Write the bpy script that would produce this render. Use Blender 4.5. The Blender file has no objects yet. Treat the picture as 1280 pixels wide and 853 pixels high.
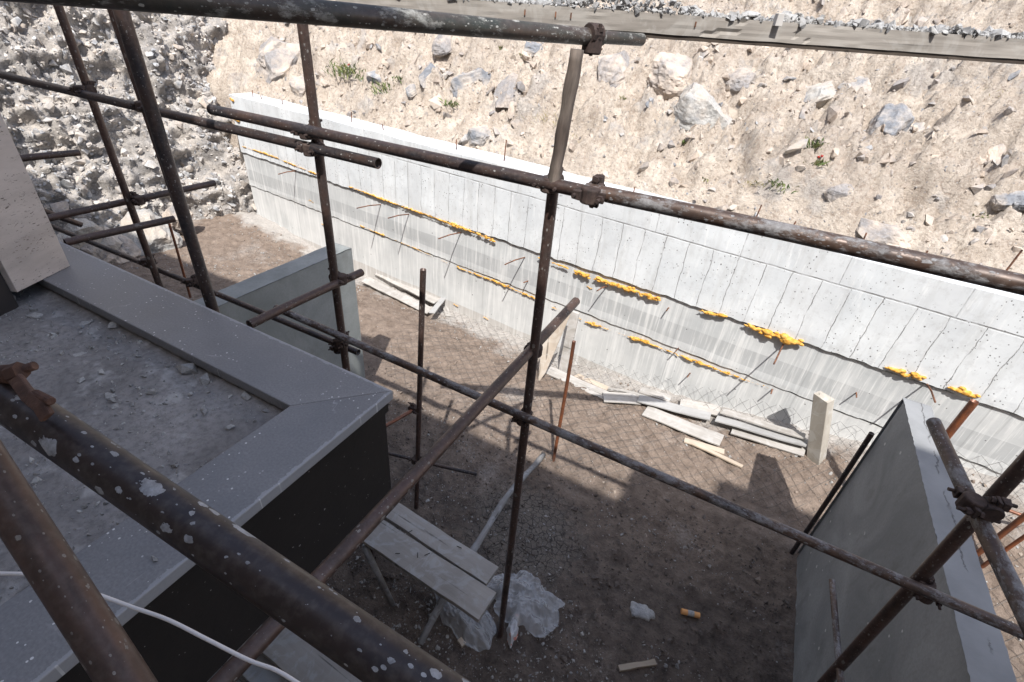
import bpy, bmesh, math, random
import numpy as np
from mathutils import Vector, Matrix
random.seed(7); rng = np.random.default_rng(11)
scn = bpy.context.scene; COL = scn.collection

# ---------------------------------------------------------------- camera
F = 615.4; PITCH = math.radians(33.62); ROLL = math.radians(-5.61); H = 3.0
def azv(a):
    b = math.radians(a - 25); return np.array([math.sin(b), math.cos(b), 0])
_F = azv(0); _R = azv(90); _Z = np.array([0, 0, 1.])
FW = _F*math.cos(PITCH) - _Z*math.sin(PITCH); _d = -_F*math.sin(PITCH) - _Z*math.cos(PITCH)
RI = math.cos(ROLL)*_R + math.sin(ROLL)*_d; DN = -math.sin(ROLL)*_R + math.cos(ROLL)*_d
CAM = np.array([0, 0, H])
cam = bpy.data.cameras.new('camera'); cam.lens = F*36/1280; cam.sensor_width = 36
cam.clip_start = .02; cam.clip_end = 500
co = bpy.data.objects.new('camera', cam); COL.objects.link(co); scn.camera = co
m = Matrix.Identity(4)
for i in range(3):
    m[i][0] = RI[i]; m[i][1] = -DN[i]; m[i][2] = -FW[i]; m[i][3] = CAM[i]
co.matrix_world = m
# survey helpers: a sight line met with a level, a plane or a distance
def ray(x, y): return FW + RI*(x-640)/F + DN*(y-426.5)/F
def pz(x, y, z=0.): r = ray(x, y); return CAM + r*(z-H)/r[2]
def py(x, y, Y): r = ray(x, y); return CAM + r*Y/r[1]
def pxx(x, y, X): r = ray(x, y); return CAM + r*X/r[0]
def pd(x, y, dep): return CAM + ray(x, y)*dep
def pn(x, y, p0, n): r = ray(x, y); return CAM + r*np.dot(np.array(p0)-CAM, n)/np.dot(r, n)

# ---------------------------------------------------------------- world and sun
SUN = np.array([.28, -.575, 1.]); SUN /= np.linalg.norm(SUN)
w = bpy.data.worlds.new('World'); scn.world = w; w.use_nodes = True
nt = w.node_tree; sky = nt.nodes.new('ShaderNodeTexSky'); sky.sky_type = 'NISHITA'; sky.sun_disc = False
sky.sun_elevation = math.asin(SUN[2]); sky.sun_rotation = math.atan2(SUN[0], SUN[1]); sky.dust_density = 1.5
bg = nt.nodes['Background']; hs = nt.nodes.new('ShaderNodeHueSaturation'); hs.inputs['Saturation'].default_value = .8; nt.links.new(sky.outputs[0], hs.inputs['Color']); nt.links.new(hs.outputs[0], bg.inputs[0]); bg.inputs[1].default_value = .15
sl = bpy.data.lights.new('sun', 'SUN'); sl.energy = 3.5; sl.angle = math.radians(.5); sl.color = (1, .97, .92)
so = bpy.data.objects.new('sun', sl); COL.objects.link(so)
so.rotation_euler = Vector(-SUN).to_track_quat('-Z', 'Y').to_euler()
scn.view_settings.view_transform = 'Standard'; scn.view_settings.look = 'None'
scn.view_settings.exposure = .95; scn.view_settings.gamma = 1

# ---------------------------------------------------------------- noise
def vn(x, y, s=0):
    xi = np.floor(x).astype(np.int64); yi = np.floor(y).astype(np.int64); xf = x-xi; yf = y-yi
    xf = xf*xf*(3-2*xf); yf = yf*yf*(3-2*yf)
    def h(a, b):
        n = (a*374761393 + b*668265263 + s*1442695041) & 0xffffffff
        n = ((n ^ (n >> 13))*1274126177) & 0xffffffff
        return ((n ^ (n >> 16)) & 0xffff)/65535.
    return (h(xi, yi)*(1-xf)+h(xi+1, yi)*xf)*(1-yf) + (h(xi, yi+1)*(1-xf)+h(xi+1, yi+1)*xf)*yf
def fbm(x, y, o=4, s=0, g=.5):
    t = 0; a = 1; n = 0
    for i in range(o): t = t + a*vn(x*2**i+i*17.3, y*2**i-i*9.1, s+i); n += a; a *= g
    return t/n
def ridge(x, y, o=4, s=0):
    t = 0; a = 1; n = 0
    for i in range(o): t = t + a*(1-np.abs(2*vn(x*2**i+i*7.3, y*2**i+i*3.1, s+i)-1)); n += a; a *= .5
    return t/n
def ss(a, b, x):
    t = np.clip((x-a)/(b-a), 0, 1); return t*t*(3-2*t)
A = np.asarray

# ---------------------------------------------------------------- materials
class N:
    def __init__(s, name, rough=.8, metal=0, spec=.4):
        s.m = bpy.data.materials.new(name); s.m.use_nodes = True; s.t = s.m.node_tree
        s.b = s.t.nodes['Principled BSDF']; s.b.inputs['Roughness'].default_value = rough
        s.b.inputs['Metallic'].default_value = metal; s.b.inputs['Specular IOR Level'].default_value = spec
        s.tc = s.t.nodes.new('ShaderNodeTexCoord'); s.co = s.tc.outputs['Object']
    def n(s, t, **k):
        o = s.t.nodes.new(t)
        for a, b in k.items(): setattr(o, a, b)
        return o
    def L(s, a, b): s.t.links.new(a, b)
    def rnd(s):
        oi = s.n('ShaderNodeObjectInfo'); mm = s.n('ShaderNodeVectorMath', operation='ADD'); k = s.n('ShaderNodeMath', operation='MULTIPLY')
        k.inputs[1].default_value = 37.; s.L(oi.outputs['Random'], k.inputs[0]); s.L(s.co, mm.inputs[0]); s.L(k.outputs[0], mm.inputs[1]); s.co = mm.outputs[0]; return s
    def mp(s, sc, rot=(0, 0, 0), loc=(0, 0, 0)):
        o = s.n('ShaderNodeMapping'); o.inputs['Scale'].default_value = sc; o.inputs['Rotation'].default_value = rot; o.inputs['Location'].default_value = loc
        s.L(s.co, o.inputs[0]); return o.outputs[0]
    def noise(s, sc, det=6, ro=.6, vec=None, dist=0):
        o = s.n('ShaderNodeTexNoise'); o.inputs['Scale'].default_value = sc; o.inputs['Detail'].default_value = det
        o.inputs['Roughness'].default_value = ro; o.inputs['Distortion'].default_value = dist; s.L(vec or s.co, o.inputs['Vector']); return o.outputs['Fac']
    def vor(s, sc, feat='F1', vec=None, rand=1):
        o = s.n('ShaderNodeTexVoronoi', feature=feat); o.inputs['Scale'].default_value = sc; o.inputs['Randomness'].default_value = rand; s.L(vec or s.co, o.inputs['Vector']); return o
    def ramp(s, f, *st):
        o = s.n('ShaderNodeValToRGB'); e = o.color_ramp.elements
        while len(e) < len(st): e.new(.5)
        for k, (p, c) in enumerate(st):
            e[k].position = p; e[k].color = (c, c, c, 1) if isinstance(c, (int, float)) else (*c, 1)
        s.L(f, o.inputs[0]); return o.outputs[0]
    def mix(s, f, a, b, mode='MIX'):
        o = s.n('ShaderNodeMix', data_type='RGBA', blend_type=mode)
        for v, i in ((f, 0), (a, 6), (b, 7)):
            if isinstance(v, (int, float)): o.inputs[i].default_value = v if i == 0 else (v, v, v, 1)
            elif isinstance(v, tuple): o.inputs[i].default_value = (*v, 1)
            else: s.L(v, o.inputs[i])
        return o.outputs[2]
    def math(s, op, a, b=None, cl=False):
        o = s.n('ShaderNodeMath', operation=op); o.use_clamp = cl
        for v, i in ((a, 0), (b, 1)):
            if v is None: continue
            if isinstance(v, (int, float)): o.inputs[i].default_value = v
            else: s.L(v, o.inputs[i])
        return o.outputs[0]
    def sep(s, v=None): o = s.n('ShaderNodeSeparateXYZ'); s.L(v or s.co, o.inputs[0]); return o.outputs
    def col(s, c): s.L(c, s.b.inputs['Base Color']); return s
    def rough(s, c): s.L(c, s.b.inputs['Roughness']); return s
    def bump(s, h, st=.5, d=.01):
        o = s.n('ShaderNodeBump'); o.inputs['Strength'].default_value = st; o.inputs['Distance'].default_value = d
        s.L(h, o.inputs['Height'])
        if s.b.inputs['Normal'].links: s.L(s.b.inputs['Normal'].links[0].from_socket, o.inputs['Normal'])
        s.L(o.outputs[0], s.b.inputs['Normal']); return s

def tube_mat(name, dark, rust, splat=.3, spotc=(.42, .41, .4), rustamt=.5, coat=0.):
    q = N(name, .5, .25, .5).rnd()
    n1 = q.noise(7, 6, .65, q.mp((3, 3, 1))); n2 = q.noise(40, 5, .6)
    c = q.mix(q.ramp(n1, (rustamt-.12+.05, 0), (rustamt+.2, 1)), rust, dark)
    c = q.mix(q.ramp(n2, (.35, .3), (.65, 0)), c, (.015, .012, .012))
    c2 = q.mix(q.ramp(q.noise(90, 3), (.45, 0), (.75, .14)), c, (.25, .22, .2))
    xyz = q.sep(q.tc.outputs['Object']); cv = q.n('ShaderNodeCombineXYZ'); q.L(q.math('MULTIPLY', q.math('ARCTAN2', xyz[1], xyz[0]), .024), cv.inputs[0]); q.L(xyz[2], cv.inputs[1])
    oi = q.n('ShaderNodeObjectInfo'); ad = q.n('ShaderNodeVectorMath', operation='ADD'); q.L(cv.outputs[0], ad.inputs[0]); q.L(q.math('MULTIPLY', oi.outputs['Random'], 50.), ad.inputs[1])
    wv = q.n('ShaderNodeMapping'); wv.inputs['Scale'].default_value = (1, .75, 1); q.L(ad.outputs[0], wv.inputs[0])
    def spots(scale, lo, k, irr):
        v = q.n('ShaderNodeTexVoronoi', voronoi_dimensions='2D'); v.inputs['Scale'].default_value = scale; q.L(wv.outputs[0], v.inputs['Vector'])
        cr = q.sep(v.outputs['Color'])[0]; sz = q.math('MULTIPLY', q.ramp(cr, (lo, 0), (1, 1)), k)
        ed = q.math('ADD', v.outputs['Distance'], q.math('MULTIPLY', q.math('SUBTRACT', q.noise(scale*4, 4, .6, ad.outputs[0]), .5), irr)); return q.math('LESS_THAN', ed, q.math('SUBTRACT', sz, .04))
    m = q.math('MAXIMUM', q.math('MAXIMUM', spots(40, .89, splat, .5), spots(75, .78, splat*.9, .3)), spots(150, .86, splat*.8, .1))
    if coat:
        nn = q.noise(14, 8, .75, q.mp((1.5, 1.5, .8)))
        m = q.math('MAXIMUM', m, q.ramp(nn, (.62-coat*.25, 0), (.68-coat*.2, .8)))
    c3 = q.mix(q.math('MULTIPLY', m, q.ramp(q.noise(60, 5, .7), (.3, .55), (.6, 1))), c2, q.mix(q.ramp(q.noise(110, 4, .7), (.3, 0), (.7, 1)), tuple(k*.6 for k in spotc), tuple(k*1.15 for k in spotc)))
    q.col(c3); q.rough(q.mix(m, q.ramp(n1, (.3, .3), (.7, .6)), .9))
    q.bump(q.math('ADD', m, q.math('MULTIPLY', n2, .4)), .6, .0015); return q.m
M = {}
M['tube_dark'] = tube_mat('dark_rusty_tube', (.022, .021, .026), (.075, .045, .035), .28, (.32, .31, .3), .42)
M['tube_brown'] = tube_mat('brown_rusty_tube', (.040, .030, .028), (.085, .05, .04), .36, (.26, .245, .23), .5)
M['tube_splat'] = tube_mat('cement_splashed_tube', (.035, .031, .034), (.09, .055, .04), .42, (.30, .30, .31), .5, coat=.55)
M['tube_rail'] = tube_mat('black_rail_tube', (.012, .015, .027), (.024, .016, .016), .44, (.36, .37, .39), .54)
M['tube_green'] = tube_mat('weathered_green_tube', (.04, .05, .045), (.075, .055, .045), .32, (.4, .4, .38), .45, coat=.3)
M['tube_orange'] = tube_mat('orange_rusted_tube', (.12, .05, .03), (.30, .10, .04), .12, (.3, .25, .2), .4)
q = N('timber_pole', .8).rnd(); n = q.noise(9, 7, .7, q.mp((6, 6, .7)))
q.col(q.mix(q.ramp(q.noise(5, 3), (.4, 0), (.6, 1)), q.ramp(n, (.3, (.05, .04, .035)), (.7, (.24, .2, .17))), q.ramp(n, (.3, (.03, .024, .02)), (.7, (.12, .09, .075))))).bump(n, .7, .004); M['timber_pole'] = q.m
q = N('forged_rust', .75, .2).rnd(); n = q.noise(30, 6, .7)
q.col(q.ramp(n, (.3, (.03, .02, .018)), (.55, (.095, .05, .036)), (.8, (.19, .12, .09)))).bump(n, .8, .003); M['clamp'] = q.m
q = N('dark_forged', .75, .2).rnd(); n = q.noise(30, 6, .7)
q.col(q.ramp(n, (.3, (.02, .016, .015)), (.55, (.06, .04, .035)), (.8, (.14, .11, .09)))).bump(n, .8, .003); M['clamp_dark'] = q.m

# mud floor
q = N('mud', .85, 0, .35)
big = q.noise(1.1, 5, .6); mid = q.noise(9, 7, .65); fine = q.noise(60, 6, .7); xy = q.sep()
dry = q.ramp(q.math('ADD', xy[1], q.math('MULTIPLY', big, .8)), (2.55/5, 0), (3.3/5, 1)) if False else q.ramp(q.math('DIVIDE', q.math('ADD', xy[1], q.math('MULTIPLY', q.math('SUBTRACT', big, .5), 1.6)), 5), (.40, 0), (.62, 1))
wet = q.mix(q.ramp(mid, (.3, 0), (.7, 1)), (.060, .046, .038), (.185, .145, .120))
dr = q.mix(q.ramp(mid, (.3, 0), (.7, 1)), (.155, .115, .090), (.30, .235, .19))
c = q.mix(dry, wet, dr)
grav = q.ramp(q.math('ADD', big, q.math('MULTIPLY', fine, .3)), (.72, 0), (.85, .5)); c = q.mix(grav, c, (.36, .34, .32))
c = q.mix(q.ramp(fine, (.35, .25), (.6, 0)), c, (.03, .024, .02))
v = q.vor(75); spk = q.math('LESS_THAN', v.outputs['Distance'], q.math('MULTIPLY', q.ramp(v.outputs['Color'], (.8, 0), (1, 1)), .4)); c = q.mix(spk, c, (.42, .41, .4))
wd_ = q.math('ADD', q.math('ADD', q.math('MULTIPLY', xy[0], .1), xy[1]), q.math('MULTIPLY', q.math('SUBTRACT', q.noise(2.2, 6, .7), .5), 1.1))
c = q.mix(q.ramp(q.math('DIVIDE', wd_, 5), (.755, 0), (.80, .8)), c, q.mix(fine, (.34, .32, .30), (.50, .48, .455)))
# cracked dried puddle
cx = q.n('ShaderNodeVectorMath', operation='DISTANCE'); q.L(q.co, cx.inputs[0]); PUD = pz(655, 665); cx.inputs[1].default_value = tuple(PUD)
pm = q.ramp(q.math('ADD', cx.outputs['Value'], q.math('MULTIPLY', q.math('SUBTRACT', mid, .5), .55)), (.25, 1), (.48, 0))
ve = q.vor(25, 'DISTANCE_TO_EDGE', q.mp((1, 1, .01))); crk = q.math('MULTIPLY', q.ramp(ve.outputs['Distance'], (.015, .8), (.05, 0)), pm)
c = q.mix(pm, c, (.16, .138, .12)); c = q.mix(crk, c, (.025, .02, .018))
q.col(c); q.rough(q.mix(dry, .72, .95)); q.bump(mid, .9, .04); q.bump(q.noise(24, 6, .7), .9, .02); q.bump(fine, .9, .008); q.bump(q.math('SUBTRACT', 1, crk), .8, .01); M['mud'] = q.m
# tan hillside
q = N('sandy_slope', .95, 0, .2)
b1 = q.noise(.9, 5, .6); b2 = q.noise(5, 8, .7); b3 = q.noise(28, 7, .72)
c = q.mix(q.ramp(b2, (.3, 0), (.62, 1)), (.38, .31, .25), (.61, .535, .455)); c = q.mix(q.ramp(b1, (.45, 0), (.7, .6)), c, (.42, .36, .31))
c = q.mix(q.ramp(b3, (.3, .75), (.5, 0)), c, (.2, .145, .11)); c = q.mix(q.ramp(q.noise(70, 4, .6), (.58, 0), (.72, .7)), c, (.68, .64, .58))
v = q.vor(42); g = q.math('LESS_THAN', v.outputs['Distance'], q.math('MULTIPLY', q.ramp(v.outputs['Color'], (.62, 0), (1, 1)), .5)); c = q.mix(g, c, q.mix(q.noise(9), (.2, .19, .19), (.42, .38, .34)))
rk = q.ramp(q.noise(1.6, 6, .7, q.mp((1, 1, 1), (0, 0, 0), (3, 7, 1))), (.57, 0), (.62, .5)); ve = q.vor(7, 'DISTANCE_TO_EDGE'); c = q.mix(rk, c, q.mix(q.ramp(ve.outputs['Distance'], (.0, .25), (.09, 0)), q.mix(q.ramp(b2, (.35, 0), (.6, 1)), (.27, .255, .25), (.46, .44, .42)), (.10, .08, .07)))
q.col(c); q.bump(b2, .8, .07); q.bump(b3, 1., .025); M['slope'] = q.m
# rubble
def rockmat(name, cols, dust=(.5, .43, .35), da=.5, sc=1.):
    q = N(name, .9, 0, .25).rnd(); n = q.noise(6*sc, 7, .65); f2 = q.noise(45*sc, 6, .7)
    ge = q.n('ShaderNodeNewGeometry'); v = q.vor(5*sc)
    c = q.ramp(q.math('ADD', q.math('MULTIPLY', n, .6), q.math('MULTIPLY', ge.outputs['Random Per Island'], .5)), *[(.25+.5*i/(len(cols)-1), k) for i, k in enumerate(cols)])
    c = q.mix(q.ramp(f2, (.35, .5), (.6, 0)), c, tuple(x*.5 for x in cols[0]))
    nz = q.sep(ge.outputs['Normal'])[2]
    d = q.math('MULTIPLY', q.ramp(q.noise(3.5*sc, 5), (.42, 0), (.62, 1)), da)
    c = q.mix(d, c, dust); q.col(c); q.bump(n, .5, .03/sc); q.bump(f2, .8, .008/sc); return q.m
M['rock_grey'] = rockmat('grey_rock', [(.23, .24, .26), (.38, .39, .41), (.50, .45, .40), (.29, .30, .32), (.56, .56, .56)], (.60, .52, .44), .6)
M['rock_dusty'] = rockmat('dusty_grey_rock', [(.2, .2, .205), (.30, .30, .30), (.40, .385, .365), (.24, .24, .25), (.42, .41, .39)], (.44, .38, .32), .8)
M['rock_tan'] = rockmat('tan_rock', [(.28, .23, .19), (.44, .37, .31), (.40, .36, .33), (.27, .26, .26)], (.55, .46, .38), .85)
M['rock_blue'] = rockmat('blue_grey_rock', [(.17, .18, .20), (.28, .29, .31), (.44, .44, .44), (.22, .23, .25)], (.55, .47, .39), .8)
M['gravel'] = rockmat('grey_gravel', [(.20, .20, .205), (.31, .305, .30), (.42, .41, .395), (.25, .24, .23)], (.36, .33, .30), .3, 3)
M['chips'] = rockmat('mortar_chips', [(.22, .22, .22), (.34, .34, .34), (.48, .48, .47)], (.3, .28, .26), .3, 4)
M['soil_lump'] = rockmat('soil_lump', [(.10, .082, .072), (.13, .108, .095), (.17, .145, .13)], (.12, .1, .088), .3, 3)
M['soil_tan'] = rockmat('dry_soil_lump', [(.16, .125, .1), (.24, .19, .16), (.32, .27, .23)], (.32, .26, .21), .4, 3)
M['mortar'] = rockmat('lumpy_mortar', [(.22, .22, .225), (.33, .33, .335), (.44, .44, .44)], (.42, .41, .39), .4, 3)
# bank base
q = N('rubble_matrix', .95, 0, .2); b = q.noise(4, 8, .7); f2 = q.noise(25, 7, .75)
c = q.mix(q.ramp(b, (.4, 0), (.6, 1)), (.28, .265, .255), (.50, .455, .41)); c = q.mix(q.ramp(f2, (.35, .7), (.5, 0)), c, (.17, .155, .145)); q.col(c); q.bump(b, .8, .06); q.bump(f2, 1, .02); M['bank'] = q.m

# retaining-wall concrete
def conc_upper():
    q = N('shuttered_concrete', .85, 0, .3); X = q.sep(); n = q.noise(2.2, 6, .6); f2 = q.noise(22, 7, .7); wob = q.math('MULTIPLY', q.math('SUBTRACT', q.noise(3, 5), .5), .07)
    c = q.mix(q.ramp(n, (.35, 0), (.65, 1)), (.565, .59, .61), (.715, .74, .755)); 
    # each shutter board its own tone
    k = q.math('FLOOR', q.math('DIVIDE', X[0], .2)); wn = q.n('ShaderNodeTexWhiteNoise', noise_dimensions='1D'); q.L(k, wn.inputs['W'])
    c = q.mix(q.math('MULTIPLY', wn.outputs['Value'], .4), c, (.58, .59, .60)); c = q.mix(q.ramp(q.noise(1, 5, .7, q.mp((9, 1, 1.6))), (.5, 0), (.68, .5)), c, (.48, .485, .48)); c = q.mix(q.ramp(q.noise(1, 5, .7, q.mp((16, 1, 2.5), (0, .1, 0))), (.56, 0), (.68, .6)), c, (.80, .81, .81))
    lo = q.math('LESS_THAN', X[2], 1.53)
    fr = q.math('ABSOLUTE', q.math('SUBTRACT', q.math('FRACT', q.math('DIVIDE', q.math('ADD', X[0], wob), .2)), .5))
    l1 = q.math('MULTIPLY', q.ramp(fr, (.482, 0), (.494, 1)), lo)
    fr2 = q.math('ABSOLUTE', q.math('SUBTRACT', q.math('FRACT', q.math('DIVIDE', X[0], .71)), .5))
    l2 = q.math('MULTIPLY', q.ramp(fr2, (.494, 0), (.498, .7)), q.math('SUBTRACT', 1, lo))
    hz = q.ramp(q.math('ABSOLUTE', q.math('SUBTRACT', q.math('ADD', X[2], q.math('MULTIPLY', wob, .3)), 1.53)), (.003, .8), (.007, 0))
    br = q.ramp(q.noise(7, 5, .7), (.35, .15), (.6, 1))
    ln = q.math('MULTIPLY', q.math('MAXIMUM', q.math('MAXIMUM', l1, l2), hz), br)
    c = q.mix(q.math('MULTIPLY', ln, .8), c, (.13, .12, .11))
    v = q.vor(46, vec=q.mp((1, .1, .8))); h = q.math('LESS_THAN', q.math('ADD', v.outputs['Distance'], q.math('MULTIPLY', q.math('SUBTRACT', q.noise(90, 3), .5), .3)), q.math('MULTIPLY', q.math('MULTIPLY', q.ramp(q.sep(v.outputs['Color'])[1], (.6, 0), (1, 1)), q.ramp(q.noise(2.6, 4, .7), (.4, .1), (.6, 1))), .25)); c = q.mix(h, c, (.18, .18, .18))
    c = q.mix(q.ramp(f2, (.3, .35), (.48, 0)), c, (.36, .36, .36))
    c = q.mix(q.ramp(q.noise(6, 8, .8), (.64, 0), (.72, .5)), c, (.30, .31, .31))
    q.col(c); q.bump(q.math('SUBTRACT', 1, q.math('MAXIMUM', ln, h)), .7, .006); q.bump(f2, .3, .004); return q.m
def conc_lower(name, a, b, band=None):
    q = N(name, .85, 0, .3); X = q.sep(); n = q.noise(1.7, 6, .6); f2 = q.noise(24, 7, .7); st = q.noise(1, 5, .65, q.mp((22, 1, 1.1), (0, .22, 0))); st2 = q.noise(1, 4, .6, q.mp((60, 1, 2.3), (0, .22, 0)))
    c = q.mix(q.ramp(n, (.35, 0), (.65, 1)), a, b)
    if band:
        wob = q.math('MULTIPLY', q.math('SUBTRACT', q.noise(1.2, 2), .5), .05); z = q.math('ADD', X[2], wob)
        bm = q.math('MULTIPLY', q.math('GREATER_THAN', z, band[0]), q.math('LESS_THAN', z, band[1])); c = q.mix(q.math('MULTIPLY', bm, .75), c, band[2])
    c = q.mix(q.ramp(st, (.5, 0), (.66, .75)), c, (.70, .70, .69)); c = q.mix(q.ramp(st2, (.56, 0), (.7, .6)), c, (.74, .74, .73)); c = q.mix(q.ramp(st, (.3, .5), (.42, 0)), c, (.34, .35, .35))
    v = q.vor(20, vec=q.mp((1, .1, 1))); h = q.math('LESS_THAN', v.outputs['Distance'], q.math('MULTIPLY', q.ramp(v.outputs['Color'], (.8, 0), (1, 1)), .2)); c = q.mix(h, c, (.16, .16, .16))
    fr = q.math('ABSOLUTE', q.math('SUBTRACT', q.math('FRACT', q.math('DIVIDE', q.math('ADD', X[0], .3), 1.1)), .5))
    c = q.mix(q.ramp(fr, (.495, 0), (.498, .35)), c, (.2, .2, .2))
    c = q.mix(q.ramp(q.noise(5, 8, .8), (.62, 0), (.72, .4)), c, (.34, .33, .31))
    q.col(c); q.bump(f2, .4, .004); q.bump(st, .3, .004); return q.m
M['conc_up'] = conc_upper()
M['conc_mid'] = conc_lower('streaked_concrete', (.44, .455, .46), (.56, .57, .57), (.60, .76, (.38, .39, .395)))
M['conc_low'] = conc_lower('stained_base_concrete', (.46, .47, .47), (.60, .605, .60), (-.6, -.02, (.42, .39, .36)))
# smooth rendered block walls
def conc_smooth(name, a, b, dark, sp=.25):
    q = N(name, .7, 0, .4); n = q.noise(2.3, 5, .6, dist=1.); n2 = q.noise(7, 6, .7, q.mp((1, 1, .6))); f2 = q.noise(70, 5, .6)
    c = q.mix(q.ramp(n, (.35, 0), (.65, 1)), a, b); c = q.mix(q.ramp(n2, (.55, 0), (.68, .45)), c, dark); c = q.mix(q.ramp(f2, (.4, .2), (.6, 0)), c, dark)
    v = q.vor(34); h = q.math('LESS_THAN', v.outputs['Distance'], q.math('MULTIPLY', q.ramp(v.outputs['Color'], (.86, 0), (1, 1)), sp)); c = q.mix(h, c, (.5, .5, .5))
    q.col(c); q.bump(n2, .15, .01); q.bump(f2, .25, .002); return q.m
M['block'] = conc_smooth('smooth_concrete', (.19, .20, .205), (.29, .30, .305), (.13, .128, .125), .4)
M['block_top'] = conc_smooth('cracked_concrete_top', (.32, .335, .35), (.40, .415, .43), (.2, .2, .21), .35)
M['block_green'] = conc_smooth('greenish_concrete', (.19, .205, .20), (.28, .295, .29), (.15, .15, .145))
# balcony materials
q = N('grey_granite', .32, 0, .5); n = q.noise(1.6, 5, .6); f2 = q.noise(160, 4, .6)
c = q.mix(q.ramp(n, (.35, 0), (.65, 1)), (.165, .165, .173), (.235, .235, .243)); c = q.mix(q.ramp(f2, (.35, .4), (.65, 0)), c, (.09, .09, .1))
c = q.mix(q.ramp(q.noise(5, 7, .75, q.mp((1, 3, 1))), (.62, 0), (.72, .45)), c, (.34, .34, .35))
v = q.n('ShaderNodeTexVoronoi', voronoi_dimensions='2D'); v.inputs['Scale'].default_value = 62; q.L(q.co, v.inputs['Vector'])
h = q.math('MULTIPLY', q.math('LESS_THAN', v.outputs['Distance'], q.math('MULTIPLY', q.ramp(q.sep(v.outputs['Color'])[0], (.72, 0), (1, 1)), .17)), q.ramp(q.noise(3.4, 3), (.45, 0), (.52, 1))); c = q.mix(h, c, (.62, .62, .62))
ge = q.n('ShaderNodeNewGeometry'); gp_ = q.sep(ge.outputs['Position']); wn_ = q.math('MULTIPLY', q.noise(30, 6, .75), .035)
we = q.math('MAXIMUM', q.math('GREATER_THAN', gp_[0], q.math('ADD', wn_, -.836)), q.math('GREATER_THAN', gp_[1], q.math('ADD', wn_, .879))); c = q.mix(q.math('MULTIPLY', we, .55), c, (.36, .37, .39))
wv = q.n('ShaderNodeTexVoronoi', feature='DISTANCE_TO_EDGE'); wv.inputs['Scale'].default_value = 2.6; q.L(q.mix(.12, q.co, q.n('ShaderNodeTexNoise').outputs['Color']), wv.inputs['Vector'])
sc = q.math('MULTIPLY', q.ramp(wv.outputs['Distance'], (.002, 1), (.006, 0)), q.ramp(q.noise(4, 2), (.55, 0), (.6, .5))); c = q.mix(sc, c, (.5, .5, .5))
q.col(c); q.rough(q.ramp(n, (.3, .26), (.7, .5))); q.bump(f2, .08, .001); M['granite'] = q.m
q = N('grey_granite_edge', .6, 0, .4); c = q.mix(q.ramp(q.noise(40), (.4, 0), (.6, 1)), (.12, .115, .11), (.22, .21, .2)); q.col(c); M['granite_edge'] = q.m
q = N('black_bitumen', .55, 0, .35); c = q.mix(q.noise(8, 6, .7), (.010, .009, .009), (.022, .019, .018))
h = q.math('MULTIPLY', q.ramp(q.noise(95, 1, .5), (.76, 0), (.79, 1)), q.ramp(q.noise(6, 3), (.35, .2), (.55, 1))); c = q.mix(h, c, (.36, .35, .34)); q.col(c); q.bump(q.noise(50), .3, .002); M['black'] = q.m
q = N('travertine', .7, 0, .35); n = q.noise(3, 6, .6, q.mp((1, 1, 3))); pit = q.noise(1, 5, .65, q.mp((55, 55, 190)))
c = q.mix(q.ramp(n, (.35, 0), (.65, 1)), (.40, .355, .325), (.56, .50, .46)); pm = q.math('MULTIPLY', q.ramp(pit, (.60, 0), (.65, 1)), q.ramp(q.noise(4, 3, .6, q.mp((1, 1, 4))), (.4, 0), (.55, 1)))
c = q.mix(pm, c, (.12, .1, .09)); q.col(c); q.bump(q.math('SUBTRACT', 1, pm), .6, .002); M['travertine'] = q.m
q = N('dusty_screed', .9, 0, .3); n = q.noise(3, 7, .65); f2 = q.noise(50, 7, .75); n3 = q.noise(9, 6, .6)
c = q.mix(q.ramp(n, (.35, 0), (.65, 1)), (.19, .182, .18), (.30, .288, .285)); c = q.mix(q.ramp(f2, (.35, .6), (.55, 0)), c, (.10, .095, .095)); c = q.mix(q.ramp(n3, (.56, 0), (.66, .6)), c, (.42, .415, .41)); q.col(c); q.bump(n3, .5, .012); q.bump(f2, .6, .003); M['screed'] = q.m
q = N('pvc_cable', .45, 0, .5); q.b.inputs['Base Color'].default_value = (.62, .6, .6, 1); M['cable'] = q.m
q = N('orange_foam', .8, 0, .3); n = q.noise(30, 5); q.col(q.ramp(n, (.3, (.36, .17, .03)), (.5, (.60, .31, .05)), (.75, (.70, .46, .16)))).bump(n, .6, .006); M['foam'] = q.m
q = N('rusty_bar', .85, .1).rnd(); q.col(q.ramp(q.noise(25), (.35, (.06, .03, .02)), (.65, (.26, .12, .07)))); M['rebar'] = q.m
q = N('dark_void', 1, 0, 0); q.b.inputs['Base Color'].default_value = (.03, .028, .026, 1); M['joint'] = q.m
q = N('building_render', .85); q.col(q.mix(q.noise(3), (.3, .29, .27), (.4, .38, .36))); M['render'] = q.m
def wood(name, a, b, grain=14, splash=.0, ax=0, spl=(.36, .36, .36)):
    q = N(name, .8, 0, .3).rnd(); s = [grain*1., grain*1., grain*1.]; s[ax] = .9
    n = q.noise(1, 7, .65, q.mp(tuple(s)), .3); n2 = q.noise(2.5, 4, .6)
    c = q.mix(q.ramp(n, (.3, 0), (.7, 1)), a, b); c = q.mix(q.ramp(n2, (.4, 0), (.65, .4)), c, tuple(x*.6 for x in a))
    s2 = [grain*3.]*3; s2[ax] = 1.3; c = q.mix(q.ramp(q.noise(1, 3, .5, q.mp(tuple(s2))), (.30, .8), (.36, 0)), c, tuple(x*.3 for x in a))
    if splash: c = q.mix(q.ramp(q.noise(7, 5, .6, dist=2.2), (.50, 0), (.60, splash)), c, spl)
    q.col(c); q.bump(n, .4, .004); return q.m
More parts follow.
